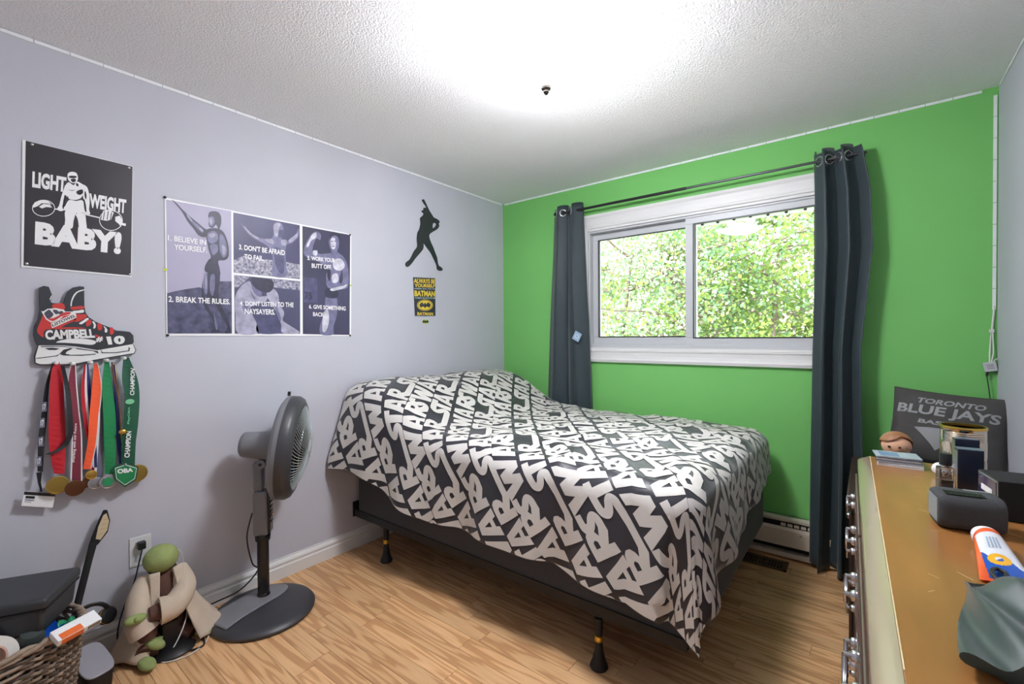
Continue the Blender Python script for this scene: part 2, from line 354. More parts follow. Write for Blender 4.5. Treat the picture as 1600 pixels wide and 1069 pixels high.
# ------------------------------------------------------------------ ceiling lamp
LX, LY = 1.538, -1.628
cl = thing('ceiling_lamp', 'square frosted glass ceiling light with a dark finial, switched on', 'ceiling light', (LX, LY, 2.44))
MB().lathe([(.0, 2.44), (.07, 2.44), (.07, 2.428), (.055, 2.415), (.0, 2.415)], 28, Matrix.Translation((LX, LY, 0))).build('canopy', M_white, cl, smooth=40)
M_dish = mat('lit frosted glass', (247, 248, 255), .4, emit=LAMP)
def dish(u, v):
    a, c = (u-.5)*2, (v-.5)*2; r2_ = max(abs(a), abs(c)); rr = math.hypot(a, c)
    z = 2.242+.058*r2_**2.5+.028*max(0, rr-1)
    A = .54; return Vector((LX+.15*(a*math.cos(A)-c*math.sin(A)), LY+.15*(a*math.sin(A)+c*math.cos(A)), z))
gs = MB().sheet(20, 20, dish).build('glass_shade', [M_dish, mat('frosted glass inner face', (240, 240, 240), .5, emit=LAMP*.12)], cl, smooth=60, fixn=False)
md = gs.modifiers.new('thickness', 'SOLIDIFY'); md.thickness = .004; md.offset = 0; md.material_offset = 0
gs.data.flip_normals(); md.use_rim = True; md.material_offset = 1; md.material_offset_rim = 0
for sx in (-1, 1): MB().cyl((LX+sx*.02, LY, 2.37), (LX+sx*.05, LY, 2.365), .014, n=14).build('socket', M_white, cl, smooth=40)
for sx in (-1, 1): MB().sphere((LX+sx*.082, LY, 2.36), .03, 18, 12, sc=(1.25, 1, 1)).build('bulb', mat('lit bulb', (246, 247, 255), .4, emit=LAMP*3.2), cl, smooth=60)
MB().lathe([(0, 2.208), (.008, 2.21), (.013, 2.216), (.010, 2.222), (.019, 2.227), (.022, 2.235), (.005, 2.24), (.005, 2.42), (0, 2.42)], 20, Matrix.Translation((LX, LY, 0))).build('finial', mat('dark bronze', (60, 56, 52), .35, .6), cl, smooth=40)
# LED tape round the ceiling
led = thing('led_strip', 'white LED light tape along the ceiling edges and down the corner by the right wall', 'LED strip', (0, 0, 2.42))
M_led = mat('LED tape', (238, 240, 242), .4); MB_s = []
k = 0; y = -.02
while y > YF+.15: MB().box(.001, .005, y-.097, y, 2.424, 2.436).build('led_segment', M_led, led); y -= .1
x = .02
while x < W_-.1: MB().box(x, x+.097, -.005, -.001, 2.424, 2.436).build('led_segment', M_led, led); x += .1
z = 2.40
while z > 1.42: MB().box(W_-.018, W_-.006, -.005, -.001, z-.097, z).build('led_segment', M_led, led); z -= .1
y = -.05
while y > -1.6: MB().box(W_-.005, W_-.001, y-.097, y, 2.426, 2.436).build('led_segment', M_led, led); y -= .1
MB().tube([(W_-.012, -.004, 1.42), (W_-.014, -.006, 1.38), (W_-.02, -.008, 1.30)], .004, 6).build('lead_wire', M_white, led)
ctl = thing('led_controller', 'small white control box with wires hanging in the corner above the pillow', 'controller', (2.945, -.02, 1.12))
A = rotz(0) ; Mx = Matrix.Translation((2.947, -.018, 1.135)) @ Matrix.Rotation(-.18, 4, 'Y')
MB().box(-.022, .022, -.008, .008, -.022, .022, M=Mx).build('case', M_vinyl, ctl, bevel=.003)
for zz in (.008, .0, -.008): MB().box(-.012, .012, -.0086, -.0082, zz, zz+.003, M=Mx).build('lettering', mat('grey print', (120, 120, 124), .6), ctl)
MB().tube([(2.945, -.018, 1.155), (2.946, -.012, 1.2), (2.95, -.008, 1.27), (2.953, -.008, 1.3)], .0028, 6).build('wire', M_white, ctl)
MB().tube([(2.951, -.018, 1.155), (2.958, -.014, 1.2), (2.957, -.01, 1.26), (2.956, -.008, 1.3)], .0028, 6).build('wire', M_white, ctl)
MB().tube([(2.955, -.018, 1.152), (2.962, -.03, 1.17), (2.966, -.05, 1.175)], .0028, 6).build('wire', M_white, ctl)
MB().box(2.944, 2.962, -.012, -.004, 1.295, 1.312).build('connector', M_white, ctl, bevel=.002)
MB().tube([(2.938, -.018, 1.116), (2.936, -.02, 1.09)], [.006, .004], 8).tube([(2.936, -.02, 1.09), (2.942, -.02, 1.04), (2.947, -.02, .99), (2.948, -.03, .93), (2.95, -.03, .75)], .0022, 6).build('power_cord', M_blk, ctl)

# ------------------------------------------------------------------ curtains and rod
RZ, RY = 2.232, -.085
rod = thing('curtain_rod', 'thin dark telescoping curtain rod above the window', 'curtain rod', (1.5, RY, RZ))
MB().cyl((.58, RY, RZ+.001), (1.58, RY, RZ), .0095, n=14).build('thick_tube', M_blk, rod, smooth=40)
MB().cyl((1.56, RY, RZ), (2.49, RY, RZ), .007, n=14).build('thin_tube', mat('dark steel', (90, 92, 96), .3, .8), rod, smooth=40)
for xx in (.63, 2.47):
    MB().box(xx-.008, xx+.008, RY, -.001, RZ-.006, RZ+.006).box(xx-.012, xx+.012, -.006, -.001, RZ-.03, RZ+.03).build('bracket', M_blk, rod)
M_curt = mat('dark slate curtain', (50, 63, 67), .55, var=.06, vscale=14, bump=.15, bscale=500, sheen=.25, spec=.4)
def interp(tab, z):
    for (a, v0), (c, v1) in zip(tab, tab[1:]):
        if z <= c: t = (z-a)/(c-a); t = max(0, t); return tuple(p+(q-p)*t for p, q in zip(v0, v1))
    return tab[-1][1]
def curtain(label, tab, nf, amp, z0, z1, ph, ytab):
    root = thing('curtain', label, 'curtain', (sum(tab[0][1])/2, RY, z0), 'dark curtains at the window')
    def fn(u, v):
        z = z0+(z1-z0)*v; x0, x1 = interp(tab, z); yc, am = interp(ytab, z)
        uu = u+.012*math.sin(5*v+9*u)*(1-v); y = yc+am*math.sin(2*PI*nf*uu+ph)+am*.35*math.sin(2*PI*nf*2.3*uu+2*v)*(1-v)
        x = x0+(x1-x0)*u+.35*am*math.sin(4*PI*nf*uu+2*ph)
        zz = z+(.012*math.sin(2*PI*nf*uu+ph+1.2) if v > .985 else 0)+(.012*math.sin(2*PI*nf*uu) if v < .02 else 0)
        return Vector((x, y, zz))
    o = MB().sheet(96, 60, fn).build('panel', M_curt, root, smooth=80, thick=.003, fixn=False)
    for k in range(int(nf*2)):
        u = (k+.5-ph/PI)/(2*nf) if False else (k*PI-ph)/(2*PI*nf)
        if not 0.03 < u < .97: continue
        p = fn(u, (RZ-z0)/(z1-z0)); a = fn(u+.01, .97)-fn(u-.01, .97); nrm = a.cross(Vector((0, 0, 1))).normalized()
        Mg = frame_to(p, nrm); pts = [Mg @ Vector((.024*math.cos(g*PI/10), .024*math.sin(g*PI/10), 0)) for g in range(20)]
        MB().tube(pts, .0055, 8, closed=True).build('grommet', M_chr, root, smooth=60)
    return root, fn
curtain('dark slate curtain hanging to the floor at the right of the window', [(0, (2.238, 2.452)), (.6, (2.242, 2.462)), (1.2, (2.25, 2.452)), (1.75, (2.256, 2.50)), (2.05, (2.254, 2.49)), (2.30, (2.252, 2.452))], 2.5, .04, .02, 2.285, .6, [(0, (-.10, .05)), (1.2, (-.095, .048)), (2.0, (-.085, .045)), (2.3, (RY, .038))])
cL, fL = curtain('dark slate curtain with a small pale tag at the left of the window', [(0, (.48, .92)), (.85, (.50, .89)), (1.4, (.53, .875)), (1.9, (.565, .85)), (2.30, (.585, .832))], 2.0, .035, .03, 2.28, 2.4, [(0, (-.055, .02)), (.85, (-.07, .028)), (1.6, (-.085, .034)), (2.3, (RY, .032))])
Mt = frame_to((.80, -.128, 1.29), (0, -1, .05), (.5, 0, 1)); tg = MB().box(-.033, .033, -.03, .03, -.001, .001, M=Mt).build('paper_tag', mat('pale blue tag', (150, 178, 205), .6), cL)
pts = [Mt @ Vector((x, y, .0016)) for x, y in ((.015, .0), (.005, .016), (-.012, .012), (-.012, -.012), (.005, -.016))]
MB().tube(pts, .002, 5, closed=True).build('printed_mark', M_prW, tg)

# ------------------------------------------------------------------ baseboard heater, floor register, outlet
ht = thing('baseboard_heater', 'beige electric baseboard heater under the window', 'heater', (1.6, -.03, 0))
M_beige = mat('cream enamel', (214, 205, 186), .45)
MB().box(.95, 2.40, -.02, -.002, .03, .235).box(.95, 2.40, -.062, -.002, .215, .235).build('back_panel', M_beige, ht, bevel=.004)
MB().prism([(-.066, .075), (-.07, .08), (-.07, .17), (-.064, .185), (-.058, .185), (-.062, .168), (-.062, .075)], lambda a, c, d: Vector((d, a, c)), .95, 2.40).build('front_cover', M_beige, ht)
MB().box(.95, 2.40, -.066, -.01, .012, .035).build('bottom_rail', M_beige, ht, bevel=.003)
MB().box(.96, 2.39, -.05, -.022, .05, .2).build('heating_fins', M_blkm, ht)
for k in range(9): MB().box(2.10+k*.033, 2.125+k*.033, -.058, -.05, .19, .205).build('grille_bar', M_beige, ht)
MB().sphere((2.2, -.071, .155), .006, 10, 6).build('screw', M_chr, ht)
vt = thing('floor_register', 'brown metal floor vent beside the foot of the bed', 'floor vent', (2.05, -.165, 0))
M_brn = mat('brown metal', (92, 66, 44), .5, .3)
b = MB(); ring_x0, ring_x1, ry0, ry1 = 1.90, 2.148, -.233, -.10
b.box(ring_x0, ring_x1, ry0, ry0+.022, 0, .005).box(ring_x0, ring_x1, ry1-.022, ry1, 0, .005).box(ring_x0, ring_x0+.022, ry0, ry1, 0, .005).box(ring_x1-.022, ring_x1, ry0, ry1, 0, .005).build('frame', M_brn, vt, bevel=.0015)
MB().box(ring_x0+.02, ring_x1-.02, ry0+.02, ry1-.02, .0002, .001).build('opening_shade', M_blkm, vt)  # flat black plate paints the shade inside the duct
for k in range(14): MB().box(1.925+k*.0152, 1.930+k*.0152, ry0+.02, ry1-.02, .0005, .0045).build('louver', M_brn, vt)
MB().box(ring_x0+.02, ring_x1-.02, (ry0+ry1)/2-.003, (ry0+ry1)/2+.003, .001, .0048).build('cross_bar', M_brn, vt)
ol = thing('wall_outlet', 'white wall outlet plate above the baseboard behind the cloth doll', 'outlet', (0, -2.527, .31))
MB().box(.0005, .006, -2.565, -2.489, .312, .438).build('cover_plate', M_white, ol, bevel=.003)
for zz in (.348, .402): MB().box(.006, .008, -2.545, -2.509, zz-.016, zz+.016).build('socket', M_vinyl, ol, bevel=.004)
pg = thing('power_plug', 'black plug in the wall outlet with its cord hanging down', 'plug', (.008, -2.527, .39))
MB().box(.0085, .035, -2.541, -2.513, .386, .420).build('plug_body', M_blk, pg, bevel=.005)
MB().tube(spl([(.03, -2.527, .388), (.04, -2.54, .34), (.035, -2.56, .25), (.04, -2.60, .15), (.06, -2.62, .06), (.09, -2.6, .006), (.14, -2.5, .005)], 5, False), .003, 6).build('cord', M_blk, pg, smooth=60)

# ------------------------------------------------------------------ bed
BX0, BX1, BY0, BY1 = .045, 2.03, -1.49, -.16
bf = thing('bed_frame', 'black metal bed frame with brass-banded legs under the box spring', 'bed frame', (1.0, -.8, 0))
M_iron = mat('black iron', (34, 34, 37), .45, .4)
for ys in (BY0, BY1):
    s_ = 1 if ys == BY0 else -1
    MB().box(BX0-.03, BX1-.02, ys-.002*s_, ys+.003*s_, .203, .245).box(BX0-.03, BX1-.02, ys, ys+.04*s_, .203, .208).build('side_rail', M_iron, bf)
    MB().box(BX0-.028, BX0-.022, ys-.01, ys+.05*s_, .20, .29).build('headboard_bracket', M_iron, bf)
for xx in (.30, 1.66): MB().box(xx-.02, xx+.02, BY0, BY1, .196, .203).build('cross_rail', M_iron, bf)
for xx, yy in ((.305, BY0+.02), (1.672, BY0+.005), (.305, BY1-.03), (1.672, BY1-.03), (1.0, -.8)):
    T = Matrix.Translation((xx, yy, 0))
    lg = MB().lathe([(0, 0), (.034, 0), (.036, .006), (.033, .014), (.024, .035), (.0165, .07), (.0145, .10), (.014, .112), (.0145, .13), (.0165, .15), (.0165, .196), (0, .196)], 20, T).build('leg', M_iron, bf, smooth=40)
    MB().lathe([(.0152, .104), (.0168, .106), (.0168, .124), (.0152, .126)], 20, T).build('brass_band', M_brass, lg, smooth=40)
bs = thing('box_spring', 'charcoal fabric box spring under the mattress', 'box spring', (1.0, -.8, .21))
M_char = mat('charcoal fabric', (58, 60, 66), .85, var=.06, vscale=60, bump=.2, bscale=900, sheen=.15)
MB().box(BX0, BX1, BY0+.004, BY1, .209, .455).build('fabric_cover', M_char, bs, bevel=.022, seg=4, smooth=60)
pts = [(BX0+.006, BY0+.002), (BX1-.006, BY0+.002), (BX1+.001, BY0+.01), (BX1+.001, BY1-.01), (BX0+.01, BY1+.001)]
MB().tube([(x, y, .447) for x, y in pts], .004, 6).build('piping', M_char, bs)
mt = thing('mattress', 'white mattress mostly hidden under the patterned comforter', 'mattress', (1.0, -.8, .456))
MB().box(BX0+.005, BX1-.01, BY0+.015, BY1, .457, .71).build('cover', mat('white ticking', (216, 216, 218), .9, bump=.2, bscale=300), mt, bevel=.05, seg=5, smooth=60)
for i, (yy, nm) in enumerate(((-1.10, 'near'), (-.48, 'far'))):
    p = thing('pillow', 'bed pillow under the comforter at the %s side of the head end' % ('fan' if nm == 'near' else 'window'), 'pillow', (.3, yy, .71), 'pillows under the comforter')
    MB().sphere((.30, yy, .80), .25, 24, 14, sc=(.98, 1.18, .34)).build('pillow_case', mat('pillow white', (220, 220, 222), .9), p, smooth=60)
# comforter: a cloth laid over the bed, folded down past the near side and the foot
CW_, CH_ = 2.50, 1.92
def top_z(x, y):
    h = .765+.268/(1+math.exp((x-.43)/.115))
    h -= .018*math.exp(-((y+.80)/.10)**2)*(x < .6)
    h += .016*noise.noise(Vector((x*2.1, y*2.1, 3)))+.010*noise.noise(Vector((x*5+y*2, y*4.5-x*2, 7)))
    rid = 1-abs(noise.noise(Vector((x*2.2+y*1.4, y*3.0-x*1.2, 1.5)))); h += .016*(rid**5)*(.4+.6*(x > .8))
    return h
def cloth(i, j):                       # i: head -> foot, j: window side -> near side
    ovn = .50-.115*math.sin(PI*min(1, i*1.05)); ovf = .23+.22*j**1.4
    X = .022+i*(2.008+ovf); Y = -.155-j*(1.335+ovn)
    r = .10; ex = max(0, X-(2.055-r)); ey = max(0, (-1.515+r)-Y); cx, cy = X-ex, Y+ey
    d = (ex**9+ey**9)**(1/9) if ex > 0 and ey > 0 else max(ex, ey)
    z = top_z(cx, cy); px, py = cx, cy; q = .0
    if d > 0:
        L_ = math.hypot(ex, ey); dx, dy = ex/L_, -ey/L_; flare = math.radians(84); R = r+.05*max(0, z-.78)/.27
        th = min(d/R, flare); ho = R*math.sin(th); vo = R*(1-math.cos(th)); rest = max(0, d-R*flare)
        ho += rest*math.cos(flare); vo += rest
        per = cx*1.0 if ey > ex else 2.4-cy; g = min(1, rest/.3)
        ho += g*(.013*math.sin(per*11+.7)+.010*math.sin(per*23+1))
        if ex > 0 and ey > 0: ho += g*.035*math.sin(3*math.atan2(ey, ex)+.5)
        if i < .3: ho += .05*(1-i/.3)*g
        px += dx*ho; py += dy*ho; z -= vo
    sx = (i*CW_/.36) % 1; sy = (j*CH_/.34) % 1
    z += -.006*(math.exp(-((min(sx, 1-sx))*.36/.012)**2)+math.exp(-((min(sy, 1-sy))*.34/.012)**2))*(1 if d < .1 else .3)
    return Vector((px, py, z))
cf = thing('comforter', 'charcoal comforter printed all over with white STAR WARS lettering, spread on the bed', 'comforter', (1.0, -.8, .72))
M_cfd = mat('charcoal cotton', (47, 46, 53), .4, var=.08, vscale=9, bump=.25, bscale=60, sheen=.35, spec=.45)
M_cfw = mat('off white print', (208, 205, 199), .6, var=.03, vscale=6, bump=.2, bscale=60, spec=.35)
g_ = .025; nu, nv = int(CW_/g_), int(CH_/g_)
co = MB().sheet(nu, nv, lambda u, v: cloth(u, v)).build('cloth', M_cfd, cf, smooth=80, fixn=False)
md = co.modifiers.new('thickness', 'SOLIDIFY'); md.thickness = .014; md.offset = 1
def stroke(cl_, w_):
    P = spl(cl_, 6, False); a = []; c = []
    for k, p in enumerate(P):
        q0, q1 = P[max(0, k-1)], P[min(len(P)-1, k+1)]; tx, ty = q1[0]-q0[0], q1[1]-q0[1]; l = math.hypot(tx, ty); nx, ny = -ty/l*w_/2, tx/l*w_/2
        a.append((p[0]+nx, p[1]+ny)); c.append((p[0]-nx, p[1]-ny))
    return a+c[::-1]
def gA(x): return [[(x, 0), (x+.30, 1), (x+.66, 1), (x+.96, 0), (x+.66, 0), (x+.62, .17), (x+.36, .17), (x+.31, 0)], [(x+.40, .36), (x+.58, .36), (x+.49, .70)]]
def gR(x, tail): return [[(x, 0), (x, 1), (x+.52, 1), (x+.70, .95), (x+.80, .83), (x+.80, .64), (x+.72, .50), (x+.60, .42), (x+.80, .29), (x+tail, .29), (x+tail, 0), (x+.62, 0), (x+.30, .25), (x+.30, 0)], [(x+.30, .58), (x+.30, .77), (x+.47, .77), (x+.53, .68), (x+.47, .58)]]
STAR = [stroke([(-.50, .145), (.05, .145), (.25, .16), (.34, .27), (.27, .40), (.10, .53), (.03, .68), (.12, .82), (.32, .855), (.7, .855), (1.02, .855)], .29),
        [(.50, .72), (.50, 0), (.81, 0), (.81, .72)]]+gA(.90)+gR(1.94, 1.30)
WARS = [[(-.50, 1), (-.16, 0), (.14, 0), (.26, .36), (.38, 0), (.68, 0), (1.00, 1), (.66, 1), (.54, .52), (.42, .92), (.11, .92), (-.02, .52), (-.15, 1)]]+gA(.90)+gR(1.94, .86)+\
       [stroke([(2.70, .145), (2.92, .15), (3.04, .25), (2.99, .39), (2.84, .53), (2.79, .68), (2.87, .82), (3.05, .855), (3.24, .855)], .29)]
TH, LH, XS, PITCH_X, PERM = math.radians(36), .121, 1.12, .1625, 3.74*.121*1.12
tx, ty = -math.sin(TH), math.cos(TH)      # reading direction (towards the window and the head)
bm = bmesh.new()
for word, off in ((STAR, 0), (WARS, 1)):
    if word is STAR: groups = [[word[0]], [word[1]], word[2:4], word[4:6]]
    else: groups = [[word[0]], word[1:3], word[3:5], [word[5]]]
    parts = [poly2d(g) for g in groups]
    for rI in range(-4, 28):
        if rI % 2 != off: continue
        ox, oy = .03+rI*PITCH_X, .085+.012*math.sin(rI*1.9)
        for k in range(-2, 6):
            for V, Fs in parts:
                W = []
                for x, y in V:
                    a_ = (x-1.38)*LH*XS+k*PERM; c_ = (y-.5)*LH; W.append((ox+tx*a_-ty*c_, CH_-(oy+ty*a_+tx*c_), 0))
                if max(p[0] for p in W) < 0 or min(p[0] for p in W) > CW_ or max(p[1] for p in W) < 0 or min(p[1] for p in W) > CH_: continue
                vv = [bm.verts.new(p) for p in W]
                for f in Fs:
                    try: bm.faces.new([vv[t] for t in f])
                    except ValueError: pass
def cut(co_, no, clear=False): bmesh.ops.bisect_plane(bm, geom=bm.verts[:]+bm.edges[:]+bm.faces[:], plane_co=co_, plane_no=no, clear_outer=clear)
e_ = .004
cut((e_, 0, 0), (-1, 0, 0), True); cut((CW_-e_, 0, 0), (1, 0, 0), True); cut((0, e_, 0), (0, -1, 0), True); cut((0, CH_-e_, 0), (0, 1, 0), True)
for k in range(1, nu): cut((k*CW_/nu, 0, 0), (1, 0, 0))
for k in range(1, nv): cut((0, k*CH_/nv, 0), (0, 1, 0))
def cloth_n(i, j, h=.004):
    a = cloth(min(1, i+h), j)-cloth(max(0, i-h), j); c = cloth(i, min(1, j+h))-cloth(i, max(0, j-h)); return c.cross(a).normalized()
def cell(i, j):
    fu, fv = i*nu, j*nv; a, c = min(nu-1, int(fu)), min(nv-1, int(fv)); return a, c, fu-a, fv-c
cache = {}
def gp(a, c):
    if (a, c) not in cache: cache[(a, c)] = (cloth(a/nu, c/nv), cloth_n(a/nu, c/nv))
    return cache[(a, c)]
base = Vector(cf.location)
for v in bm.verts:
    i, j = v.co.x/CW_, v.co.y/CH_; a, c, s_, t_ = cell(i, j)
    q = [gp(a, c), gp(a+1, c), gp(a, c+1), gp(a+1, c+1)]; wts = ((1-s_)*(1-t_), s_*(1-t_), (1-s_)*t_, s_*t_)
    p = sum((q[k][0]*wts[k] for k in range(4)), Vector()); n = sum((q[k][1]*wts[k] for k in range(4)), Vector()).normalized()
    if n.z < 0 and cloth(i, j).z > .7: n = -n
    v.co = p+n*.0022-base
bmesh.ops.remove_doubles(bm, verts=bm.verts[:], dist=.00005)
me = bpy.data.meshes.new('printed_letters'); bm.to_mesh(me); bm.free(); me.materials.append(M_cfw)
me.polygons.foreach_set('use_smooth', [True]*len(me.polygons))
o = bpy.data.objects.new('printed_letters', me); COL.objects.link(o); o.parent = cf; o['kind'] = 'stuff'; o['label'] = 'white STAR WARS block lettering repeated in rows'

# ------------------------------------------------------------------ wall things: first poster (lifter)
c1 = crop(0, 200, 1158/260)
def wall_sheet(name, quad, cf_, d0, d1, m, parent):
    q = [at_x(x, y) for x, y in cf_(quad)]; b = MB(); b.prism([(v.y, v.z) for v in q], lambda a, c, d: Vector((d, a, c)), d0, d1); return b.build(name, m, parent)
p1 = thing('poster', 'black poster of a lifter with a barbell reading LIGHT WEIGHT BABY!', 'poster', (0.001, -2.69, 1.55))
wall_sheet('paper', [(155, 83), (924, 268), (914, 1038), (147, 968)], c1, .001, .0035, M_prW, p1)
pf = wall_sheet('black_print', [(178, 90), (921, 271), (909, 1028), (163, 958)], c1, .0036, .004, mat('glossy black print', (52, 49, 54), .3), p1)
D = .0046
wall_text('LIGHT', [(225, 302), (462, 345), (455, 450), (222, 415)], c1, D, M_prW, pf, .045); wall_text('WEIGHT', [(620, 455), (878, 500), (872, 598), (620, 555)], c1, D, M_prW, pf, .045)
wall_text('BABY!', [(245, 648), (848, 728), (838, 882), (240, 812)], c1, D, M_prW, pf, .06)
wall_print([[(468, 335), (475, 315), (500, 307), (528, 315), (540, 340), (538, 365), (520, 385), (495, 382), (475, 365)],
            [(478, 380), (455, 400), (445, 440), (470, 475), (480, 495), (520, 503), (560, 490), (580, 460), (605, 440), (600, 410), (570, 392), (535, 375), (510, 400)],
            [(455, 400), (440, 435), (425, 480), (410, 540), (395, 565), (415, 580), (440, 575), (432, 550), (445, 500), (470, 470)],
            [(600, 410), (618, 460), (622, 520), (618, 570), (625, 600), (590, 605), (578, 580), (590, 550), (580, 500), (575, 455)],
            [(480, 503), (455, 540), (450, 570), (585, 592), (590, 545), (570, 505), (525, 510)],
            [(455, 578), (452, 640), (452, 690), (500, 700), (510, 650), (520, 612), (525, 592)], [(527, 600), (540, 640), (555, 720), (600, 725), (597, 650), (585, 597)]], c1, .005, M_prW, pf, 'printed_lifter')
wall_print([[(478, 338), (500, 334), (530, 338), (528, 348), (505, 352), (480, 348)], [(490, 360), (520, 355), (525, 372), (505, 380)], [(530, 385), (545, 395), (540, 410), (528, 400)], [(470, 430), (500, 440), (520, 430), (498, 436)],
            [(535, 440), (570, 430), (575, 455), (550, 468), (530, 455)], [(448, 470), (462, 480), (448, 520), (442, 505)], [(590, 440), (600, 470), (596, 500), (586, 470)], [(440, 500), (455, 480), (452, 515), (446, 550), (438, 540)], [(580, 498), (592, 520), (600, 585), (586, 570)]], c1, .0054, M_prK, pf, 'printed_shading')
def band(cx, cy, rx, ry, w, rot=0, a0=0, a1=360, n=28):
    o_, i_ = [], []
    for k in range(n+1):
        g = math.radians(a0+(a1-a0)*k/n); c, s_ = math.cos(g), math.sin(g)
        for L_, dd in ((o_, 0), (i_, w)):
            X, Y = (rx-dd)*c, (ry-dd)*s_; L_.append((cx+X*math.cos(rot)-Y*math.sin(rot), cy+X*math.sin(rot)+Y*math.cos(rot)))
    return o_+i_[::-1]
wall_print([band(302, 560, 80, 58, 5), [(225, 552), (240, 520), (280, 503), (330, 508), (360, 535), (330, 528), (290, 525), (262, 545), (235, 556)], [(270, 550), (300, 530), (345, 535), (362, 556), (320, 552), (290, 562)],
            [(382, 562), (440, 566), (560, 592), (690, 622), (690, 630), (560, 600), (440, 574), (382, 570)], band(770, 645, 82, 72, 5, .1),
            [(700, 640), (715, 580), (745, 570), (790, 590), (770, 640), (740, 648)], [(800, 650), (800, 620), (830, 612), (848, 640), (840, 690), (825, 670)], [(845, 660), (875, 668), (872, 684), (845, 678)]], c1, .005, M_prW, pf, 'printed_barbell', smooth=False)
wall_print([[(722, 585), (728, 582), (720, 640), (714, 640)], [(748, 580), (754, 580), (746, 640), (740, 642)], [(772, 590), (778, 592), (768, 640), (762, 642)]], c1, .0054, M_prK, pf, 'printed_shading', smooth=False)
for x, y in ((223, 117), (896, 280), (185, 946), (902, 1020)):
    v = at_x(*c1([(x, y)])[0]); MB().sphere((.0055, v.y, v.z), .0055, 12, 8, sc=(.6, 1, 1)).build('tack', M_chr, p1, smooth=60)

# second poster: five panels
c2 = crop(240, 290, 1411/330)
p2 = thing('poster', 'wide poster of five blue-grey bodybuilder pictures listing six rules', 'poster', (0.001, -1.95, 1.31))
wall_sheet('paper', [(72, 80), (1319, 325), (1317, 1006), (84, 1003)], c2, .001, .003, M_prW, p2)
T = lambda n, c: mat(n, c, .45, var=.28, vscale=26)
i1, i2, i3, i4, i5 = T('print indigo dark', (44, 44, 66)), T('print indigo', (74, 74, 108)), T('print mid', (112, 110, 142)), T('print light', (160, 157, 178)), T('print pale', (198, 196, 208))
def grad(name, c0, c1_, vs_=3):
    m = mat(name, c0, .45, var=.01); r = [n for n in m.node_tree.nodes if n.type == 'VALTORGB'][0]; r.color_ramp.elements[0].color = (*lin(c0), 1); r.color_ramp.elements[1].color = (*lin(c1_), 1)
    [n for n in m.node_tree.nodes if n.type == 'TEX_NOISE'][0].inputs['Scale'].default_value = vs_; return m
def panel(q, m): return wall_sheet('picture_panel', q, c2, .0031, .0035, m, p2)
L1, L2, L3, L4 = .0040, .0043, .0046, .0049
# panel one: flexing figure on a rock
a = panel([(82, 94), (517, 172), (521, 990), (92, 990)], grad('print sky', (158, 152, 178), (172, 168, 190)))
wall_print([[(88, 720), (150, 705), (230, 690), (300, 680), (340, 690), (430, 640), (519, 640), (521, 988), (92, 988)]], c2, L1, grad('print rock', (48, 48, 72), (92, 92, 124), 30), a, 'printed_rock', smooth=False)
wall_print([[(120, 95), (150, 118), (195, 165), (250, 215), (300, 255), (335, 285), (355, 300), (345, 345), (300, 335), (265, 290), (225, 240), (190, 180), (150, 130)],
            [(372, 178), (400, 172), (430, 180), (447, 205), (450, 245), (440, 285), (430, 292), (415, 262), (395, 282), (372, 278), (365, 255), (370, 225), (362, 205)],
            [(345, 300), (390, 285), (440, 292), (470, 320), (490, 370), (500, 430), (496, 480), (470, 500), (430, 505), (440, 560), (436, 600), (350, 580), (340, 545), (362, 500), (380, 480), (365, 430), (355, 380), (348, 340)],
            [(345, 565), (330, 640), (330, 700), (345, 760), (370, 820), (410, 900), (430, 955), (440, 980), (375, 980), (400, 950), (395, 900), (350, 830), (320, 760), (322, 670)],
            [(400, 580), (438, 575), (440, 640), (432, 720), (450, 800), (490, 880), (510, 950), (512, 985), (470, 985), (488, 945), (455, 880), (415, 800), (395, 700)],
            [(360, 580), (430, 590), (432, 700), (420, 780), (360, 760), (340, 700)]], c2, L2, i1, a, 'printed_figure')
wall_print([[(210, 180), (250, 225), (295, 265), (330, 298), (322, 315), (280, 278), (235, 225)], [(366, 215), (395, 210), (405, 240), (395, 268), (374, 270), (368, 245)], [(360, 320), (400, 305), (425, 330), (425, 365), (390, 390), (362, 370)], [(440, 330), (470, 350), (488, 420), (485, 465), (460, 480), (440, 430)],
            [(375, 400), (420, 395), (425, 440), (400, 465), (385, 450)], [(340, 600), (355, 590), (360, 680), (350, 730), (334, 690)], [(380, 600), (405, 600), (405, 690), (390, 740), (372, 690)], [(400, 850), (420, 920), (425, 960), (410, 950)]], c2, L3, i3, a, 'printed_highlight')
wall_print([[(225, 195), (255, 232), (250, 240), (220, 205)], [(370, 222), (385, 220), (390, 250), (378, 262)], [(365, 330), (395, 318), (410, 335), (385, 350)], [(455, 400), (475, 410), (478, 455), (460, 460)], [(343, 610), (350, 610), (352, 680), (345, 690)], [(300, 280), (325, 300), (318, 308)]], c2, L4, i4, a, 'printed_highlight')
wall_text('1. BELIEVE IN', [(92, 330), (348, 365), (348, 400), (92, 368)], c2, .0053, M_prW, a, .025); wall_text('YOURSELF.', [(133, 392), (355, 415), (355, 450), (133, 430)], c2, .0053, M_prW, a, .025)
wall_text('2. BREAK THE RULES.', [(97, 738), (508, 760), (508, 795), (97, 778)], c2, .0053, M_prW, a, .025)
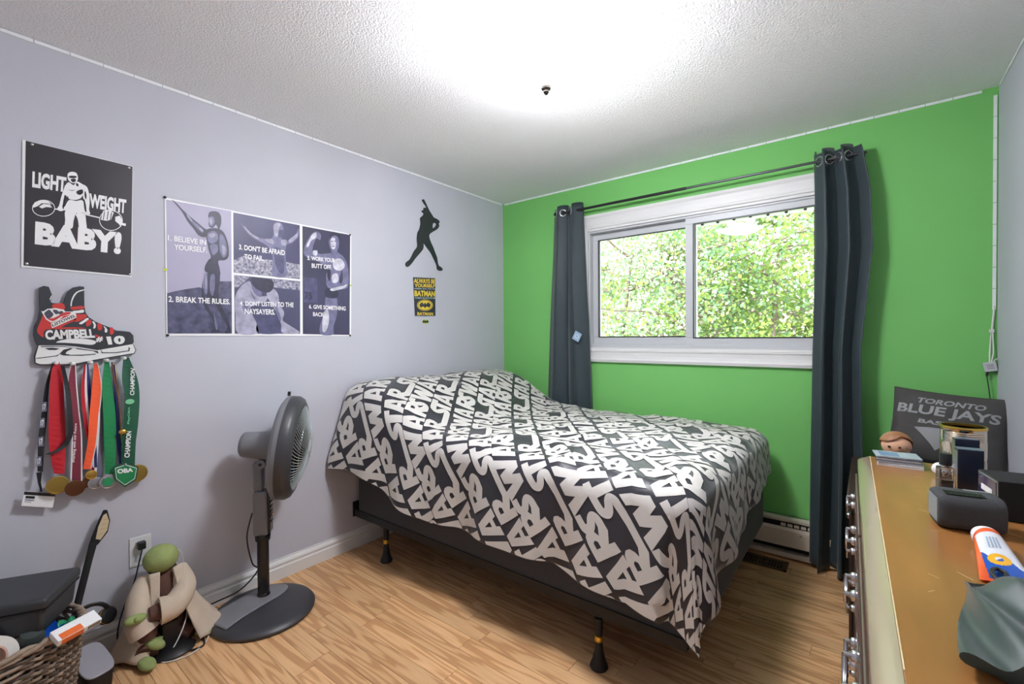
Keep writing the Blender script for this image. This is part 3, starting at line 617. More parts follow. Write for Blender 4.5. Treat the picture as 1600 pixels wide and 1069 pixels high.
# panel two: arms raised before a crowd
a = panel([(530, 180), (974, 266), (976, 626), (533, 582)], grad('print hall', (58, 56, 92), (84, 82, 118)))
wall_print([[(534, 500), (600, 470), (700, 490), (800, 500), (880, 510), (976, 530), (976, 624), (534, 580)]], c2, L1, grad('print crowd', (58, 58, 88), (196, 192, 206), 90), a, 'printed_crowd', smooth=False)
wall_print([[(580, 245), (605, 280), (650, 320), (700, 350), (760, 355), (790, 350), (800, 310), (795, 275), (815, 248), (845, 250), (862, 275), (865, 320), (850, 350), (880, 370), (920, 355), (950, 320), (962, 290), (972, 300), (960, 350), (920, 385), (885, 400), (880, 470), (885, 540), (880, 610), (790, 600), (795, 500), (770, 420), (720, 380), (660, 350), (610, 300)]], c2, L2, i3, a, 'printed_figure')
wall_print([[(600, 270), (650, 320), (700, 350), (690, 358), (640, 325)], [(800, 265), (820, 250), (845, 258), (835, 290), (825, 340), (805, 330)], [(850, 365), (885, 365), (880, 400), (855, 395)], [(900, 365), (950, 325), (960, 310), (955, 345), (915, 380)], [(740, 360), (790, 360), (800, 390), (770, 385)]], c2, L3, i4, a, 'printed_highlight')
wall_print([[(835, 300), (862, 300), (865, 330), (845, 350), (830, 340)], [(800, 420), (860, 440), (870, 560), (850, 590), (815, 540)]], c2, L3, i2, a, 'printed_shading')
wall_text("3. DON'T BE AFRAID", [(567, 392), (874, 432), (874, 468), (567, 428)], c2, .0053, M_prW, a, .025); wall_text('TO FAIL.', [(603, 458), (735, 472), (735, 505), (603, 490)], c2, .0053, M_prW, a, .025)
# panel three: bowed head
a = panel([(536, 598), (977, 640), (977, 990), (540, 990)], grad('print gym', (56, 56, 86), (84, 82, 112)))
wall_print([[(538, 600), (640, 612), (600, 650), (560, 680), (538, 680)], [(790, 625), (976, 642), (976, 700), (880, 690), (800, 680)]], c2, L1, grad('print stands', (70, 68, 100), (190, 186, 200), 80), a, 'printed_crowd', smooth=False)
wall_print([[(640, 640), (590, 665), (550, 720), (540, 780), (545, 870), (560, 985), (690, 988), (685, 920), (660, 870), (640, 820), (700, 790), (740, 780), (760, 740), (700, 740), (660, 700)], [(760, 700), (800, 690), (830, 730), (840, 790), (870, 850), (860, 900), (900, 930), (975, 985), (860, 985), (850, 930), (825, 860), (790, 800), (755, 740)]], c2, L2, i4, a, 'printed_figure')
wall_print([[(655, 615), (700, 617), (770, 628), (800, 650), (795, 690), (765, 715), (720, 705), (690, 690), (660, 660)]], c2, L3, i1, a, 'printed_hair')
wall_print([[(650, 660), (680, 690), (720, 715), (710, 745), (670, 720)], [(640, 690), (655, 720), (680, 760), (660, 750)], [(600, 780), (640, 830), (620, 860), (590, 820)], [(800, 780), (830, 830), (850, 900), (830, 890)]], c2, L3, i3, a, 'printed_shading')
wall_print([[(700, 800), (760, 790), (810, 870), (845, 940), (850, 985), (695, 985), (690, 900)]], c2, L2, i2, a, 'printed_shading')
wall_text('4. DONT LISTEN TO THE', [(573, 772), (932, 782), (932, 814), (573, 802)], c2, .0053, M_prW, a, .025); wall_text('NAYSAYERS.', [(606, 822), (808, 828), (808, 864), (606, 858)], c2, .0053, M_prW, a, .025)
# panel four: biceps pose
a = panel([(992, 271), (1311, 331), (1307, 998), (995, 992)], grad('print stage', (46, 44, 70), (66, 64, 94)))
wall_print([[(996, 610), (1090, 622), (1095, 785), (1000, 780)]], c2, L1, i2, a, 'printed_board', smooth=False)
wall_text('75', [(1005, 710), (1058, 715), (1058, 762), (1005, 760)], c2, L2, i1, a, .03)
wall_print([[(1000, 440), (1010, 400), (1030, 360), (1060, 318), (1090, 308), (1115, 330), (1110, 365), (1085, 355), (1065, 400), (1060, 440), (1090, 430), (1100, 455), (1150, 455), (1185, 445), (1170, 400), (1168, 350), (1185, 322), (1215, 322), (1235, 350), (1235, 410), (1225, 440), (1255, 470), (1262, 520), (1250, 580), (1240, 620), (1230, 690), (1160, 680), (1150, 600), (1160, 560), (1100, 510), (1050, 490), (1010, 470)],
            [(1250, 465), (1285, 510), (1300, 580), (1300, 660), (1280, 690), (1220, 700), (1195, 740), (1170, 735), (1175, 690), (1235, 660), (1262, 630), (1256, 560)], [(1150, 740), (1220, 745), (1222, 860), (1200, 940), (1195, 996), (1115, 994), (1110, 930), (1140, 850)]], c2, L2, i3, a, 'printed_figure')
wall_print([[(1172, 330), (1190, 310), (1225, 318), (1245, 345), (1240, 380), (1228, 345), (1200, 335), (1180, 350), (1172, 370)], [(1150, 690), (1225, 700), (1222, 750), (1150, 745)], [(1160, 560), (1180, 570), (1175, 640), (1158, 610)], [(1240, 600), (1255, 640), (1245, 655)]], c2, L3, i1, a, 'printed_hair')
wall_print([[(1180, 360), (1205, 350), (1215, 390), (1205, 425), (1185, 415)], [(1200, 500), (1250, 490), (1275, 540), (1240, 570), (1200, 550)], [(1055, 330), (1085, 315), (1080, 350), (1050, 370), (1030, 410), (1020, 400)], [(1065, 435), (1090, 440), (1085, 470), (1062, 460)], [(1190, 600), (1225, 590), (1230, 640), (1195, 650)], [(1180, 690), (1260, 670), (1290, 660), (1270, 685), (1195, 705)], [(1130, 860), (1160, 830), (1170, 900), (1150, 970), (1125, 970)]], c2, L3, i5, a, 'printed_highlight')
wall_print([[(1184, 372), (1194, 370), (1194, 376), (1184, 378)], [(1203, 370), (1213, 370), (1213, 376), (1203, 376)], [(1188, 405), (1206, 405), (1206, 410), (1188, 410)]], c2, L4, i1, a, 'printed_shading', smooth=False)
wall_text('5. WORK YOUR', [(1025, 470), (1208, 488), (1208, 516), (1025, 498)], c2, .0053, M_prW, a, .025); wall_text('BUTT OFF.', [(1053, 520), (1188, 532), (1188, 562), (1053, 550)], c2, .0053, M_prW, a, .025)
wall_text('6. GIVE SOMETHING', [(1035, 795), (1280, 808), (1280, 836), (1035, 822)], c2, .0053, M_prW, a, .025); wall_text('BACK.', [(1062, 845), (1138, 850), (1138, 878), (1062, 873)], c2, .0053, M_prW, a, .025)
for x, y in ((74, 80), (1310, 330), (92, 1000), (1310, 1002)):
    v = at_x(*c2([(x, y)])[0]); MB().sphere((.005, v.y, v.z), .006, 10, 8, sc=(.6, 1, 1)).build('tack', M_blk, p2, smooth=60)
for x, y in ((76, 562), (1316, 668)):
    v = at_x(*c2([(x, y)])[0]); MB().box(.0036, .0042, v.y-.008, v.y+.008, v.z-.005, v.z+.005).build('tape_tab', mat('lime tab', (190, 205, 60), .5), p2)

# baseball batter cut-out and small sign
c3 = crop(600, 300, 583/120)
bat = [(288, 60), (297, 57), (306, 68), (325, 108), (340, 140), (370, 188), (375, 195), (405, 210), (420, 228), (412, 240), (415, 262), (398, 285), (365, 305), (345, 320), (340, 340), (350, 375), (370, 420), (385, 460), (400, 500), (410, 555), (435, 575), (440, 595), (415, 597), (400, 585), (395, 555), (370, 500), (350, 460), (320, 420), (298, 390), (295, 430), (270, 465), (235, 505), (210, 540), (185, 565), (168, 568), (160, 550), (168, 532), (195, 510), (225, 450), (250, 415), (247, 360), (252, 310), (265, 285), (275, 240), (272, 200), (290, 182), (298, 165), (283, 150), (285, 143), (298, 136), (298, 122), (318, 118), (312, 105), (290, 72)]
def wall_cut(name, splines, cf_, d0, d1, m, parent, sm=3):
    sp = [[(v.y, v.z) for v in (at_x(x, y) for x, y in cf_(spl(s_, sm) if sm else s_))] for s_ in splines]; V, Fs = poly2d(sp); b = MB(); k = len(V)
    b.add([(d1, y, z) for y, z in V]+[(d0, y, z) for y, z in V], Fs+[tuple(i+k for i in reversed(f)) for f in Fs])
    for s_ in sp: n = len(s_); b.add([(d0, *q) for q in s_]+[(d1, *q) for q in s_], [(i, (i+1) % n, n+(i+1) % n, n+i) for i in range(n)])
    return b.build(name, m, parent)
bt = thing('wall_cutout', 'black cut-out silhouette of a baseball batter on the wall', 'wall decoration', (0.001, -.9, 1.75))
wall_cut('batter_silhouette', [bat, [(368, 242), (380, 236), (392, 240), (393, 252), (380, 270), (366, 274)]], c3, .001, .006, mat('black painted wood', (34, 42, 42), .6), bt)
sg = thing('wall_sign', 'small black and yellow sign below the batter reading ALWAYS BE YOURSELF', 'sign', (0.001, -.9, 1.44))
bd = wall_sheet('board', [(220, 647), (386, 656), (388, 941), (233, 940)], c3, .001, .004, mat('navy print', (38, 46, 52), .5), sg)
M_yel = mat('yellow print', (226, 196, 62), .5); M_pb = mat('pale blue print', (178, 198, 206), .5)
wall_text('ALWAYS BE', [(223, 656), (384, 664), (384, 697), (223, 692)], c3, .0046, M_yel, bd, .035); wall_text('YOURSELF', [(228, 697), (384, 701), (384, 727), (228, 723)], c3, .0046, M_yel, bd, .035)
wall_text('unless you can be', [(228, 728), (386, 731), (386, 744), (228, 741)], c3, .0046, M_pb, bd, .02); wall_text('BATMAN', [(228, 748), (384, 752), (384, 796), (228, 792)], c3, .0046, M_yel, bd, .04)
wall_text('THEN ALWAYS BE', [(230, 799), (386, 801), (386, 812), (230, 811)], c3, .0046, M_pb, bd, .02); wall_text('BATMAN', [(250, 913), (370, 915), (370, 938), (250, 936)], c3, .0046, M_yel, bd, .035)
batsym = lambda cx, cy, w_, h_: [(cx+x*w_, cy+y*h_) for x, y in ((-.95, -.1), (-.7, -.62), (-.38, -.78), (-.3, -.35), (-.14, -.32), (-.1, -.75), (-.03, -.6), (.03, -.6), (.1, -.75), (.14, -.32), (.3, -.35), (.38, -.78), (.7, -.62), (.95, -.1), (.85, .4), (.6, .75), (.5, .45), (.3, .4), (.14, .5), (0, .95), (-.14, .5), (-.3, .4), (-.5, .45), (-.6, .75), (-.85, .4))]
wall_print([band(308, 860, 60, 42, 4)], c3, .0046, M_yel, bd, 'printed_ring', smooth=False); wall_print([[(308+52*math.cos(k*PI/14), 860+34*math.sin(k*PI/14)) for k in range(28)]], c3, .0048, M_yel, bd, 'printed_oval', smooth=False)
wall_print([batsym(308, 860, 46, 28)], c3, .0052, M_prK, bd, 'printed_bat', smooth=False)
st = thing('sticker', 'tiny oval bat sticker below the black and yellow sign', 'sticker', (.001, -.89, 1.4))
v0 = [(314+25*math.cos(k*PI/12), 985+18*math.sin(k*PI/12)) for k in range(24)]
wall_sheet('oval', v0, c3, .001, .002, mat('lime yellow', (196, 210, 84), .5), st); wall_print([batsym(314, 985, 25, 17)], c3, .0025, M_prK, st, 'printed_bat', smooth=False)

# ------------------------------------------------------------------ hockey skate medal rack
c4 = crop(20, 430, 1238/220)
sk = thing('medal_rack', 'painted wooden hockey skate medal rack with CAMPBELL #10 lettering', 'medal rack', (.001, -2.69, 1.2))
M_skk = mat('rack black', (44, 48, 54), .5); M_red = mat('rack red', (196, 52, 48), .5); M_skw = mat('rack white', (226, 226, 224), .5)
boot = [(232, 110), (265, 97), (310, 105), (325, 140), (342, 185), (325, 235), (345, 248), (440, 250), (455, 200), (480, 145), (520, 112), (580, 100), (620, 105), (621, 200), (622, 270), (632, 330), (660, 370), (720, 410), (790, 440), (870, 470), (900, 488), (960, 492), (1020, 500), (1050, 530), (1055, 590), (1045, 600), (1060, 625), (1076, 660), (1060, 692), (900, 718), (700, 755), (560, 782), (500, 790), (230, 790), (190, 775), (184, 710), (215, 625), (190, 580), (178, 520), (185, 450), (215, 390), (232, 300), (228, 200)]
bo = wall_cut('skate_board', [boot], c4, .002, .017, M_skk, sk, 0)
K = .0176
wall_print([[(222, 618), (440, 618), (560, 630), (735, 660), (900, 632), (1045, 606), (1068, 660), (1055, 685), (900, 710), (700, 745), (560, 774), (500, 782), (232, 782), (196, 768), (194, 712)]], c4, K, M_skw, bo, 'painted_holder', smooth=False)
wall_print([[(345, 262), (400, 250), (440, 256), (450, 300), (400, 305), (350, 300)], [(240, 400), (262, 350), (330, 330), (430, 320), (520, 345), (545, 395), (470, 430), (400, 468), (330, 475), (300, 545), (255, 545), (220, 515), (208, 480)], [(340, 480), (420, 462), (560, 460), (640, 470), (560, 490), (420, 495)], [(650, 500), (720, 520), (780, 550), (740, 548), (680, 525)]], c4, K, M_red, bo, 'painted_red_panel')
wall_print([[(500, 285), (560, 276), (615, 275), (615, 296), (560, 303), (515, 305)], [(550, 345), (590, 348), (630, 345), (640, 370), (590, 400), (555, 412), (530, 402)], [(640, 405), (665, 392), (682, 400), (678, 435), (640, 452)], [(735, 432), (760, 425), (778, 450), (770, 482), (742, 480)], [(845, 468), (865, 460), (880, 485), (875, 515), (848, 520)]], c4, K, M_red, bo, 'painted_lace_tab')
wall_print([[(520, 318), (570, 312), (612, 305), (616, 328), (580, 334), (540, 334)], [(575, 425), (610, 400), (645, 378), (660, 388), (630, 412), (598, 432)], [(690, 408), (708, 412), (722, 440), (716, 465), (698, 472), (704, 440)], [(788, 448), (808, 460), (824, 485), (815, 505), (800, 500), (800, 470)]], c4, K, M_skw, bo, 'painted_lace')
wall_print([[(375, 592), (420, 572), (520, 558), (640, 562), (722, 582), (690, 612), (560, 602), (450, 595)], [(500, 272), (505, 230), (525, 180), (560, 145), (618, 128), (618, 136), (565, 155), (535, 190), (515, 235), (510, 272)], [(318, 215), (333, 180), (337, 190), (325, 218)]], c4, K, M_skw, bo, 'painted_stripe')
wall_print([[(275, 642), (340, 638), (405, 645), (375, 658), (310, 658)], [(240, 624), (440, 624), (560, 640), (740, 668), (745, 690), (700, 668), (560, 650), (540, 640), (430, 630), (238, 632)], [(405, 690), (440, 655), (500, 640), (520, 645), (470, 670), (455, 690), (500, 700), (620, 698), (725, 690), (715, 698), (600, 708), (440, 706), (405, 692), (385, 712), (200, 735), (200, 728), (375, 706)], [(755, 655), (770, 660), (770, 686), (900, 685), (1015, 668), (1020, 640), (1003, 632), (1008, 640), (1006, 662), (890, 678), (780, 678)]], c4, K+.0006, M_skk, bo, 'painted_line', smooth=False)
wall_print([[(243, 318), (262, 320), (300, 298), (370, 292), (440, 305), (455, 322), (548, 322), (545, 345), (440, 360), (400, 395), (330, 418), (285, 390), (262, 350)]], c4, K+.0004, M_skw, bo, 'painted_crest', smooth=False)
wall_print([[(270, 335), (310, 305), (330, 320), (350, 345), (335, 370), (300, 385), (280, 360)], [(345, 310), (380, 308), (400, 335), (370, 345)], [(395, 325), (430, 318), (435, 345), (410, 352)]], c4, K+.0008, mat('crest grey', (70, 70, 84), .5), bo, 'painted_crest_shading')
wall_print([[(440, 330), (500, 328), (490, 345), (420, 365), (380, 390), (340, 405), (300, 385), (350, 378), (400, 355)]], c4, K+.001, M_red, bo, 'painted_crest_stripe')
wall_print([[(328, 425), (545, 335), (552, 375), (338, 468)]], c4, K+.0012, M_skw, bo, 'painted_banner', smooth=False)
wall_text('LISTOWEL', [(336, 428), (540, 343), (545, 368), (342, 456)], c4, K+.0018, M_skk, bo, .03)
wall_print([[(268, 560), (265, 500), (285, 478), (705, 468), (722, 555), (480, 560), (300, 578)]], c4, K+.0008, M_skk, bo, 'lettering_outline', smooth=False)
wall_text('CAMPBELL', [(276, 484), (702, 474), (716, 551), (280, 570)], c4, K+.0016, M_skw, bo, .05); wall_text('#', [(725, 545), (785, 540), (778, 588), (722, 590)], c4, K+.0016, M_skw, bo, .04); wall_text('10', [(810, 540), (975, 530), (975, 606), (830, 612)], c4, K+.0016, M_skw, bo, .06)
PEG = [at_x(*c4([q])[0], .02) for q in ((370, 768), (512, 775), (672, 765), (812, 748), (965, 728))]
for v in PEG: MB().cyl((.010, v.y, v.z), (.052, v.y, v.z), .006, n=12).sphere((.053, v.y, v.z), .0075, 12, 8).build('peg', M_skw, sk, smooth=50)

# ------------------------------------------------------------------ medals on ribbons
c5 = crop(20, 600, 1176/220)
def P5(x, y): return c5([(x, y)])[0]
def ribbon(parent, path, d, mats, stripes=((0, 1, 0),), name='ribbon', dep=.006):
    """path: (px, py, half width px) down the ribbon; d: distance from the wall"""
    pts = spl([(a, b_, c) for a, b_, c in path], 6, False); b = MB(); n = len(pts)
    for s0, s1, mi in stripes:
        V = []
        for k, (x, y, hw) in enumerate(pts):
            for t in (s0, s1):
                q = at_x(x-hw+2*hw*t, y); V.append((d+dep*math.sin(k/n*5+t*2)+(0 if mi == 0 else .0004), q.y, q.z))
        b.add(V, [(2*k, 2*k+1, 2*k+3, 2*k+2) for k in range(n-1)], mi)
    return b.build(name, mats, parent, fixn=False, thick=.0008)
def disc(parent, px, py, r, d, m, name='medal_disc', rim=True, sc=1):
    v = at_x(px, py, d); Mx = frame_to((d, v.y, v.z), (1, .05, .1))
    prof = [(0, -.002), (r, -.002), (r, .0025), (r*.86, .003), (r*.84, .0015), (r*.5, .0018), (0, .002)] if rim else [(0, -.002), (r, -.002), (r, .002), (0, .002)]
    return MB().lathe(prof, 28, Mx).build(name, m, parent, smooth=40)
R_ = lambda n, c: mat(n, c, .5, sheen=.2)
r_red, r_mar, r_whi, r_navy, r_ora, r_gre, r_dgre, r_blk, r_yel, r_gry = R_('red ribbon', (190, 24, 40)), R_('maroon ribbon', (122, 38, 58)), R_('white ribbon', (228, 226, 226)), R_('navy ribbon', (38, 50, 110)), R_('orange ribbon', (242, 92, 48)), R_('green ribbon', (18, 128, 74)), R_('dark green ribbon', (22, 84, 60)), R_('black ribbon', (30, 30, 34)), R_('yellow ribbon', (214, 176, 60)), R_('grey ribbon', (110, 112, 130))
M_ag = mat('antique gold', (176, 148, 78), .35, 1); M_bz = mat('bronze', (120, 80, 58), .35, 1); M_sv = mat('silver', (190, 192, 194), .3, 1)
pk = lambda i: c4([((370, 512, 672, 812, 965)[i], (760, 768, 758, 742, 720)[i])])[0]
G = 'medals hanging from the skate rack'
# lanyard with badge
t = thing('lanyard', 'black lanyard with white marks holding a white name badge', 'lanyard', (.03, -2.84, .66))
x0, y0 = pk(0)
rb = ribbon(t, [(x0-4, y0+2, 2), (72, 600, 3), (67, 650, 5), (63, 690, 5), (61, 735, 4)], .030, [r_blk]); ribbon(t, [(x0+8, y0+6, 3), (102, 612, 4), (106, 660, 4.5), (105, 680, 4.5), (92, 698, 5), (72, 707, 4)], .052, [r_blk])
for x, y in ((69, 636), (66, 661), (64, 690), (61, 721)):
    q0 = [at_x(x-4, y-7, .038), at_x(x+4, y-8, .038), at_x(x+4, y+7, .038), at_x(x-4, y+8, .038)]; MB().add(q0, [(0, 1, 2, 3)]).build('printed_mark', r_gry, rb, fixn=False); lettering('17', [at_x(x-2.5, y-4, .0385), at_x(x+2.5, y-5, .0385), at_x(x+2.5, y+4, .0385), at_x(x-2.5, y+5, .0385)], M_prW, rb, .03)
q = at_x(61, 738, .03); MB().tube([(.033, q.y, q.z), (.033, q.y, q.z-.04), (.032, q.y+.005, q.z-.075)], [.008, .004, .003], 8).build('clip', M_blk, t, smooth=60)
cq = [at_x(x, y, .03) for x, y in (P5(98, 896), P5(358, 912), P5(332, 1035), P5(70, 1018))]
b = MB(); b.add([v+Vector((.0005, 0, 0)) for v in cq]+[v+Vector((-.001, 0, 0)) for v in cq], [(0, 1, 2, 3), (7, 6, 5, 4), (0, 4, 5, 1), (1, 5, 6, 2), (2, 6, 7, 3), (3, 7, 4, 0)]); cd_ = b.build('badge_card', M_prW, t)
f = quadmap(cq)
def onq(name, a0, a1, b0, b1, m, par, e=.0008): MB().add([f(a, c)+Vector((e, 0, 0)) for a, c in ((a0, b0), (a1, b0), (a1, b1), (a0, b1))], [(0, 1, 2, 3)]).build(name, m, par, fixn=False)
onq('printed_band', .0, 1, .76, .98, M_prK, cd_); onq('printed_box', .07, .36, .52, .70, M_prK, cd_); onq('printed_line', .07, .36, .38, .45, i3, cd_); onq('printed_line', .07, .28, .26, .31, i4, cd_)
def medal(label, path, d, mats, stripes, pend, extra=None):
    t = thing('medal', label, 'medal', (d, at_x(path[-1][0], path[-1][1]).y, at_x(path[-1][0], path[-1][1]).z), G); rb = ribbon(t, path, d, mats, stripes)
    pend(t); 
    if extra: extra(t, rb)
    return t
x0, y0 = pk(0); medal('gold medal on a plain wide red ribbon', [(x0, y0, 4), (86, 590, 10), (86, 640, 12), (87, 690, 13), (90, 738, 8)], .038, [r_red], ((0, 1, 0),), lambda t: disc(t, *P5(375, 845), .034, .048, M_ag))
x0, y0 = pk(1)
def wtext(t, rb): lettering('Working with our Future', [at_x(*P5(490, 660), .0515), at_x(*P5(515, 330), .0515), at_x(*P5(540, 330), .0515), at_x(*P5(525, 660), .0515)], M_prW, rb, .015)
medal('dark bronze medal on a white-edged maroon ribbon', [(x0, y0, 3), (109, 600, 8), (114, 640, 7), (117, 680, 8), (116, 748, 9)], .044, [r_mar, r_whi], ((.12, .88, 0), (0, .12, 1), (.88, 1, 1)), lambda t: disc(t, *P5(520, 870), .030, .05, M_bz), wtext)
x0, y0 = pk(2); medal('small gold drop medal on a red, white and blue ribbon', [(x0-8, y0+4, 3), (131, 610, 8), (136, 660, 8), (142, 700, 6), (143, 728, 5)], .040, [r_navy, r_whi, r_red], ((.6, 1, 0), (.35, .6, 1), (0, .35, 2)), lambda t: disc(t, *P5(655, 760), .018, .045, M_gold))
medal('gold drop medal on a bright orange ribbon', [(x0+6, y0+3, 3), (147, 605, 8), (143, 650, 8), (140, 690, 7), (132, 730, 6)], .050, [r_ora, r_whi], ((.0, .9, 0), (.9, 1, 1)), lambda t: disc(t, *P5(600, 830), .020, .04, M_bz))
x0, y0 = pk(3); medal('silver medal on a ribbon of red, white and grey stripes', [(150, 575, 3), (153, 640, 7), (152, 680, 7), (150, 715, 8), (148, 745, 7)], .034, [r_gry, r_whi, r_red], ((.5, 1, 0), (.25, .5, 1), (0, .25, 2)), lambda t: disc(t, *P5(690, 830), .024, .042, M_sv))
def greenp(t): dd = disc(t, *P5(795, 818), .028, .052, M_sv); disc(dd, *P5(795, 818), .017, .0545, r_gre, 'enamel_centre', False)
medal('silver medal with green centre on a plain green ribbon', [(x0-2, y0, 3), (163, 600, 8), (167, 650, 10), (168, 700, 9), (168, 738, 8)], .046, [r_gre, r_whi], ((0, 1, 0),), greenp)
medal('gold medal on a narrow navy ribbon with gold edge', [(x0+10, y0+8, 2), (178, 610, 4), (181, 660, 5), (185, 700, 5), (190, 728, 5)], .034, [r_navy, r_yel], ((0, .8, 0), (.8, 1, 1)), lambda t: disc(t, *P5(1040, 745), .036, .034, M_ag))
x0, y0 = pk(4)
def plate(t):
    poly = [(838, 690), (940, 655), (1048, 690), (1030, 800), (935, 862), (850, 800)]; inner = [(852, 702), (940, 672), (1034, 700), (1018, 792), (935, 845), (862, 792)]; inn2 = [(857, 706), (940, 678), (1029, 704), (1013, 789), (935, 839), (867, 789)]
    for nm, pl, d0, d1, m in (('plate', poly, .056, .059, r_dgre), ('plate_edge', inner, .0592, .0598, M_prW), ('plate_face', inn2, .06, .0606, r_gre)):
        q = [at_x(*P5(*p), .056) for p in pl]; MB().prism([(v.y, v.z) for v in q], lambda a, c, d: Vector((d, a, c)), d0, d1).build(nm, m, t)
    lettering('OBA', [at_x(*P5(872, 712), .0612), at_x(*P5(1005, 700), .0612), at_x(*P5(1005, 735), .0612), at_x(*P5(875, 752), .0612)], M_prW, t, .05)
    v = at_x(*P5(940, 670), .061); MB().sphere((.0615, v.y, v.z), .004, 10, 6).build('rivet', M_sv, t)
def ctext(t, rb):
    lettering('CHAMPION', [at_x(*P5(930, 615), .0615), at_x(*P5(950, 395), .0615), at_x(*P5(992, 395), .0615), at_x(*P5(975, 615), .0615)], M_prW, rb, .03)
    lettering('CHAMPION', [at_x(*P5(978, 95), .0615), at_x(204, 575, .0615), at_x(211, 577, .0615), at_x(*P5(1015, 95), .0615)], M_prW, rb, .03)
    lettering('PlayOBA', [at_x(*P5(955, 335), .0615), at_x(*P5(962, 190), .0615), at_x(*P5(985, 190), .0615), at_x(*P5(980, 335), .0615)], mat('mint print', (120, 196, 150), .5), rb, .02)
    v = at_x(*P5(978, 148), .0615); MB().add([(.0615, v.y+.015*math.cos(k*PI/8), v.z+.011*math.sin(k*PI/8)) for k in range(16)], [tuple(range(16))]).build('printed_mark', mat('mint print', (120, 196, 150), .5), rb, fixn=False)
medal('green pentagon OBA plate medal on a wide dark green CHAMPION ribbon', [(x0, y0, 4), (197, 590, 12), (201, 620, 12), (199, 660, 12), (196, 690, 11), (195, 726, 10)], .054, [r_dgre], ((0, 1, 0),), plate, ctext)
t = thing('charm_cord', 'thin brown cord with a small gold charm between the green ribbons', 'charm', (.05, -2.6, .9))
x0, y0 = c4([(872, 765)])[0]; MB().tube([at_x(x, y, .05) for x, y in spl([(x0, y0), (x0+4, y0+30), P5(880, 120), P5(905, 350)], 5, False)], .003, 6).build('cord', mat('brown cord', (110, 70, 52), .7), t)
v = at_x(*P5(920, 400), .062); MB().sphere(v, .012, 12, 8, sc=(.5, 1.2, .9)).build('charm', M_gold, t, smooth=60)

# ------------------------------------------------------------------ pedestal fan
fx, fy = .186, -2.097
fan = thing('pedestal_fan', 'grey and black pedestal fan standing on an oval base by the wall', 'fan', (.25, -2.12, 0))
M_fg = mat('fan grey', (122, 122, 126), .45); M_fd = mat('fan charcoal', (56, 56, 60), .42); M_fb = mat('fan gloss black', (26, 25, 26), .2)
Tb = Matrix.Translation((.257, -2.125, 0))
MB().lathe([(0, 0), (.205, 0), (.218, .006), (.22, .016), (.212, .026), (.19, .034), (.12, .044), (0, .048)], 56, Tb).build('base', M_fd, fan, smooth=40)
bdir = Vector((.18, -.98, 0)).normalized(); bn = Vector((-bdir.y, bdir.x, 0))
def base_band(u, v):
    c = Vector((fx, fy, 0))+bdir*(-.12+.352*v); hw = .075+.012*v; hw *= math.sqrt(max(0, 1-((.30-v)/.30)**2)) if v < .30 else 1
    p = c+bn*(u-.5)*2*hw; dd = (p-Vector((.257, -2.125, 0))); r = dd.length
    if r > .214: p = Vector((.257, -2.125, 0))+dd*(.214/r); r = .214
    for (r0, z0), (r1, z1) in zip([(0, .048), (.12, .044), (.19, .034), (.212, .026)], [(.12, .044), (.19, .034), (.212, .026), (.22, .016)]):
        if r <= r1+1e-6: p.z = z0+(z1-z0)*(r-r0)/(r1-r0)+.0025; break
    return p
MB().sheet(20, 34, base_band).build('base_inlay', M_fg, fan, smooth=60, fixn=False, thick=.003)
MB().lathe([(0, .04), (.030, .04), (.028, .06), (.026, .062), (.026, .33), (0, .33)], 24, Matrix.Translation((fx, fy, 0))).build('pole', M_fb, fan, smooth=40)
MB().lathe([(.026, .315), (.033, .318), (.035, .345), (.031, .352), (.0, .355)], 24, Matrix.Translation((fx, fy, 0))).build('height_collar', M_fb, fan, smooth=40)
nrm = Vector((.60, .80, 0)).normalized(); sd = Vector((-nrm.y, nrm.x, 0))
Mc = Matrix(((sd.x, nrm.x, 0, fx), (sd.y, nrm.y, 0, fy), (0, 0, 1, 0), (0, 0, 0, 1)))
MB().box(-.034, .034, -.036, .03, .347, .56, M=Mc).box(-.026, .026, -.036, .008, .56, .70, M=Mc).build('control_column', M_fg, fan, bevel=.012, seg=4, smooth=50)
cpn = MB().box(-.03, .03, .026, .04, .355, .55, M=Mc).build('control_panel', M_fb, fan, bevel=.004)
for k in range(5): MB().box(-.014, .014, .0405, .044, .40+k*.024, .412+k*.024, M=Mc).build('button', M_fg, cpn, bevel=.002)
MB().box(-.004, .004, .041, .05, .435, .443, M=Mc).build('knob', M_chr, cpn)
tilt = math.radians(-7); ax = (nrm*math.cos(tilt)+Vector((0, 0, math.sin(tilt)))).normalized(); hc = Vector((fx, fy, .768))+nrm*.075
Mh = frame_to(hc, ax, (0, 0, 1))
MB().lathe([(0, -.165), (.045, -.165), (.056, -.157), (.06, -.145), (.064, -.09), (.07, -.02), (.07, .0), (0, .0)], 36, Mh, sx=1.0, sy=1.05).build('motor_housing', M_fg, fan, smooth=40)
MB().cyl(Vector((fx, fy, .69))-sd*.03, Vector((fx, fy, .69))+sd*.03, .022, n=20).build('tilt_hinge', M_fg, fan, smooth=40)
for s_ in (-1, 1): MB().cyl(Vector((fx, fy, .69))+sd*.03*s_, Vector((fx, fy, .69))+sd*.033*s_, .007, n=12).build('hinge_bolt', M_blk, fan)
R = .247
MB().lathe([(.07, -.02), (.15, -.012), (.22, .0), (R-.004, .014), (R, .02), (R, .036), (R-.012, .036), (.2, .02), (.07, .004)], 64, Mh).build('rear_shroud', M_fg, fan, smooth=40)
MB().lathe([(R+.001, .036), (R+.001, .066), (R-.010, .085), (.212, .098), (.2, .098), (.2, .09), (.228, .078), (R-.012, .06), (R-.012, .036)], 64, Mh).build('front_ring', M_fd, fan, smooth=40)
gm = MB()
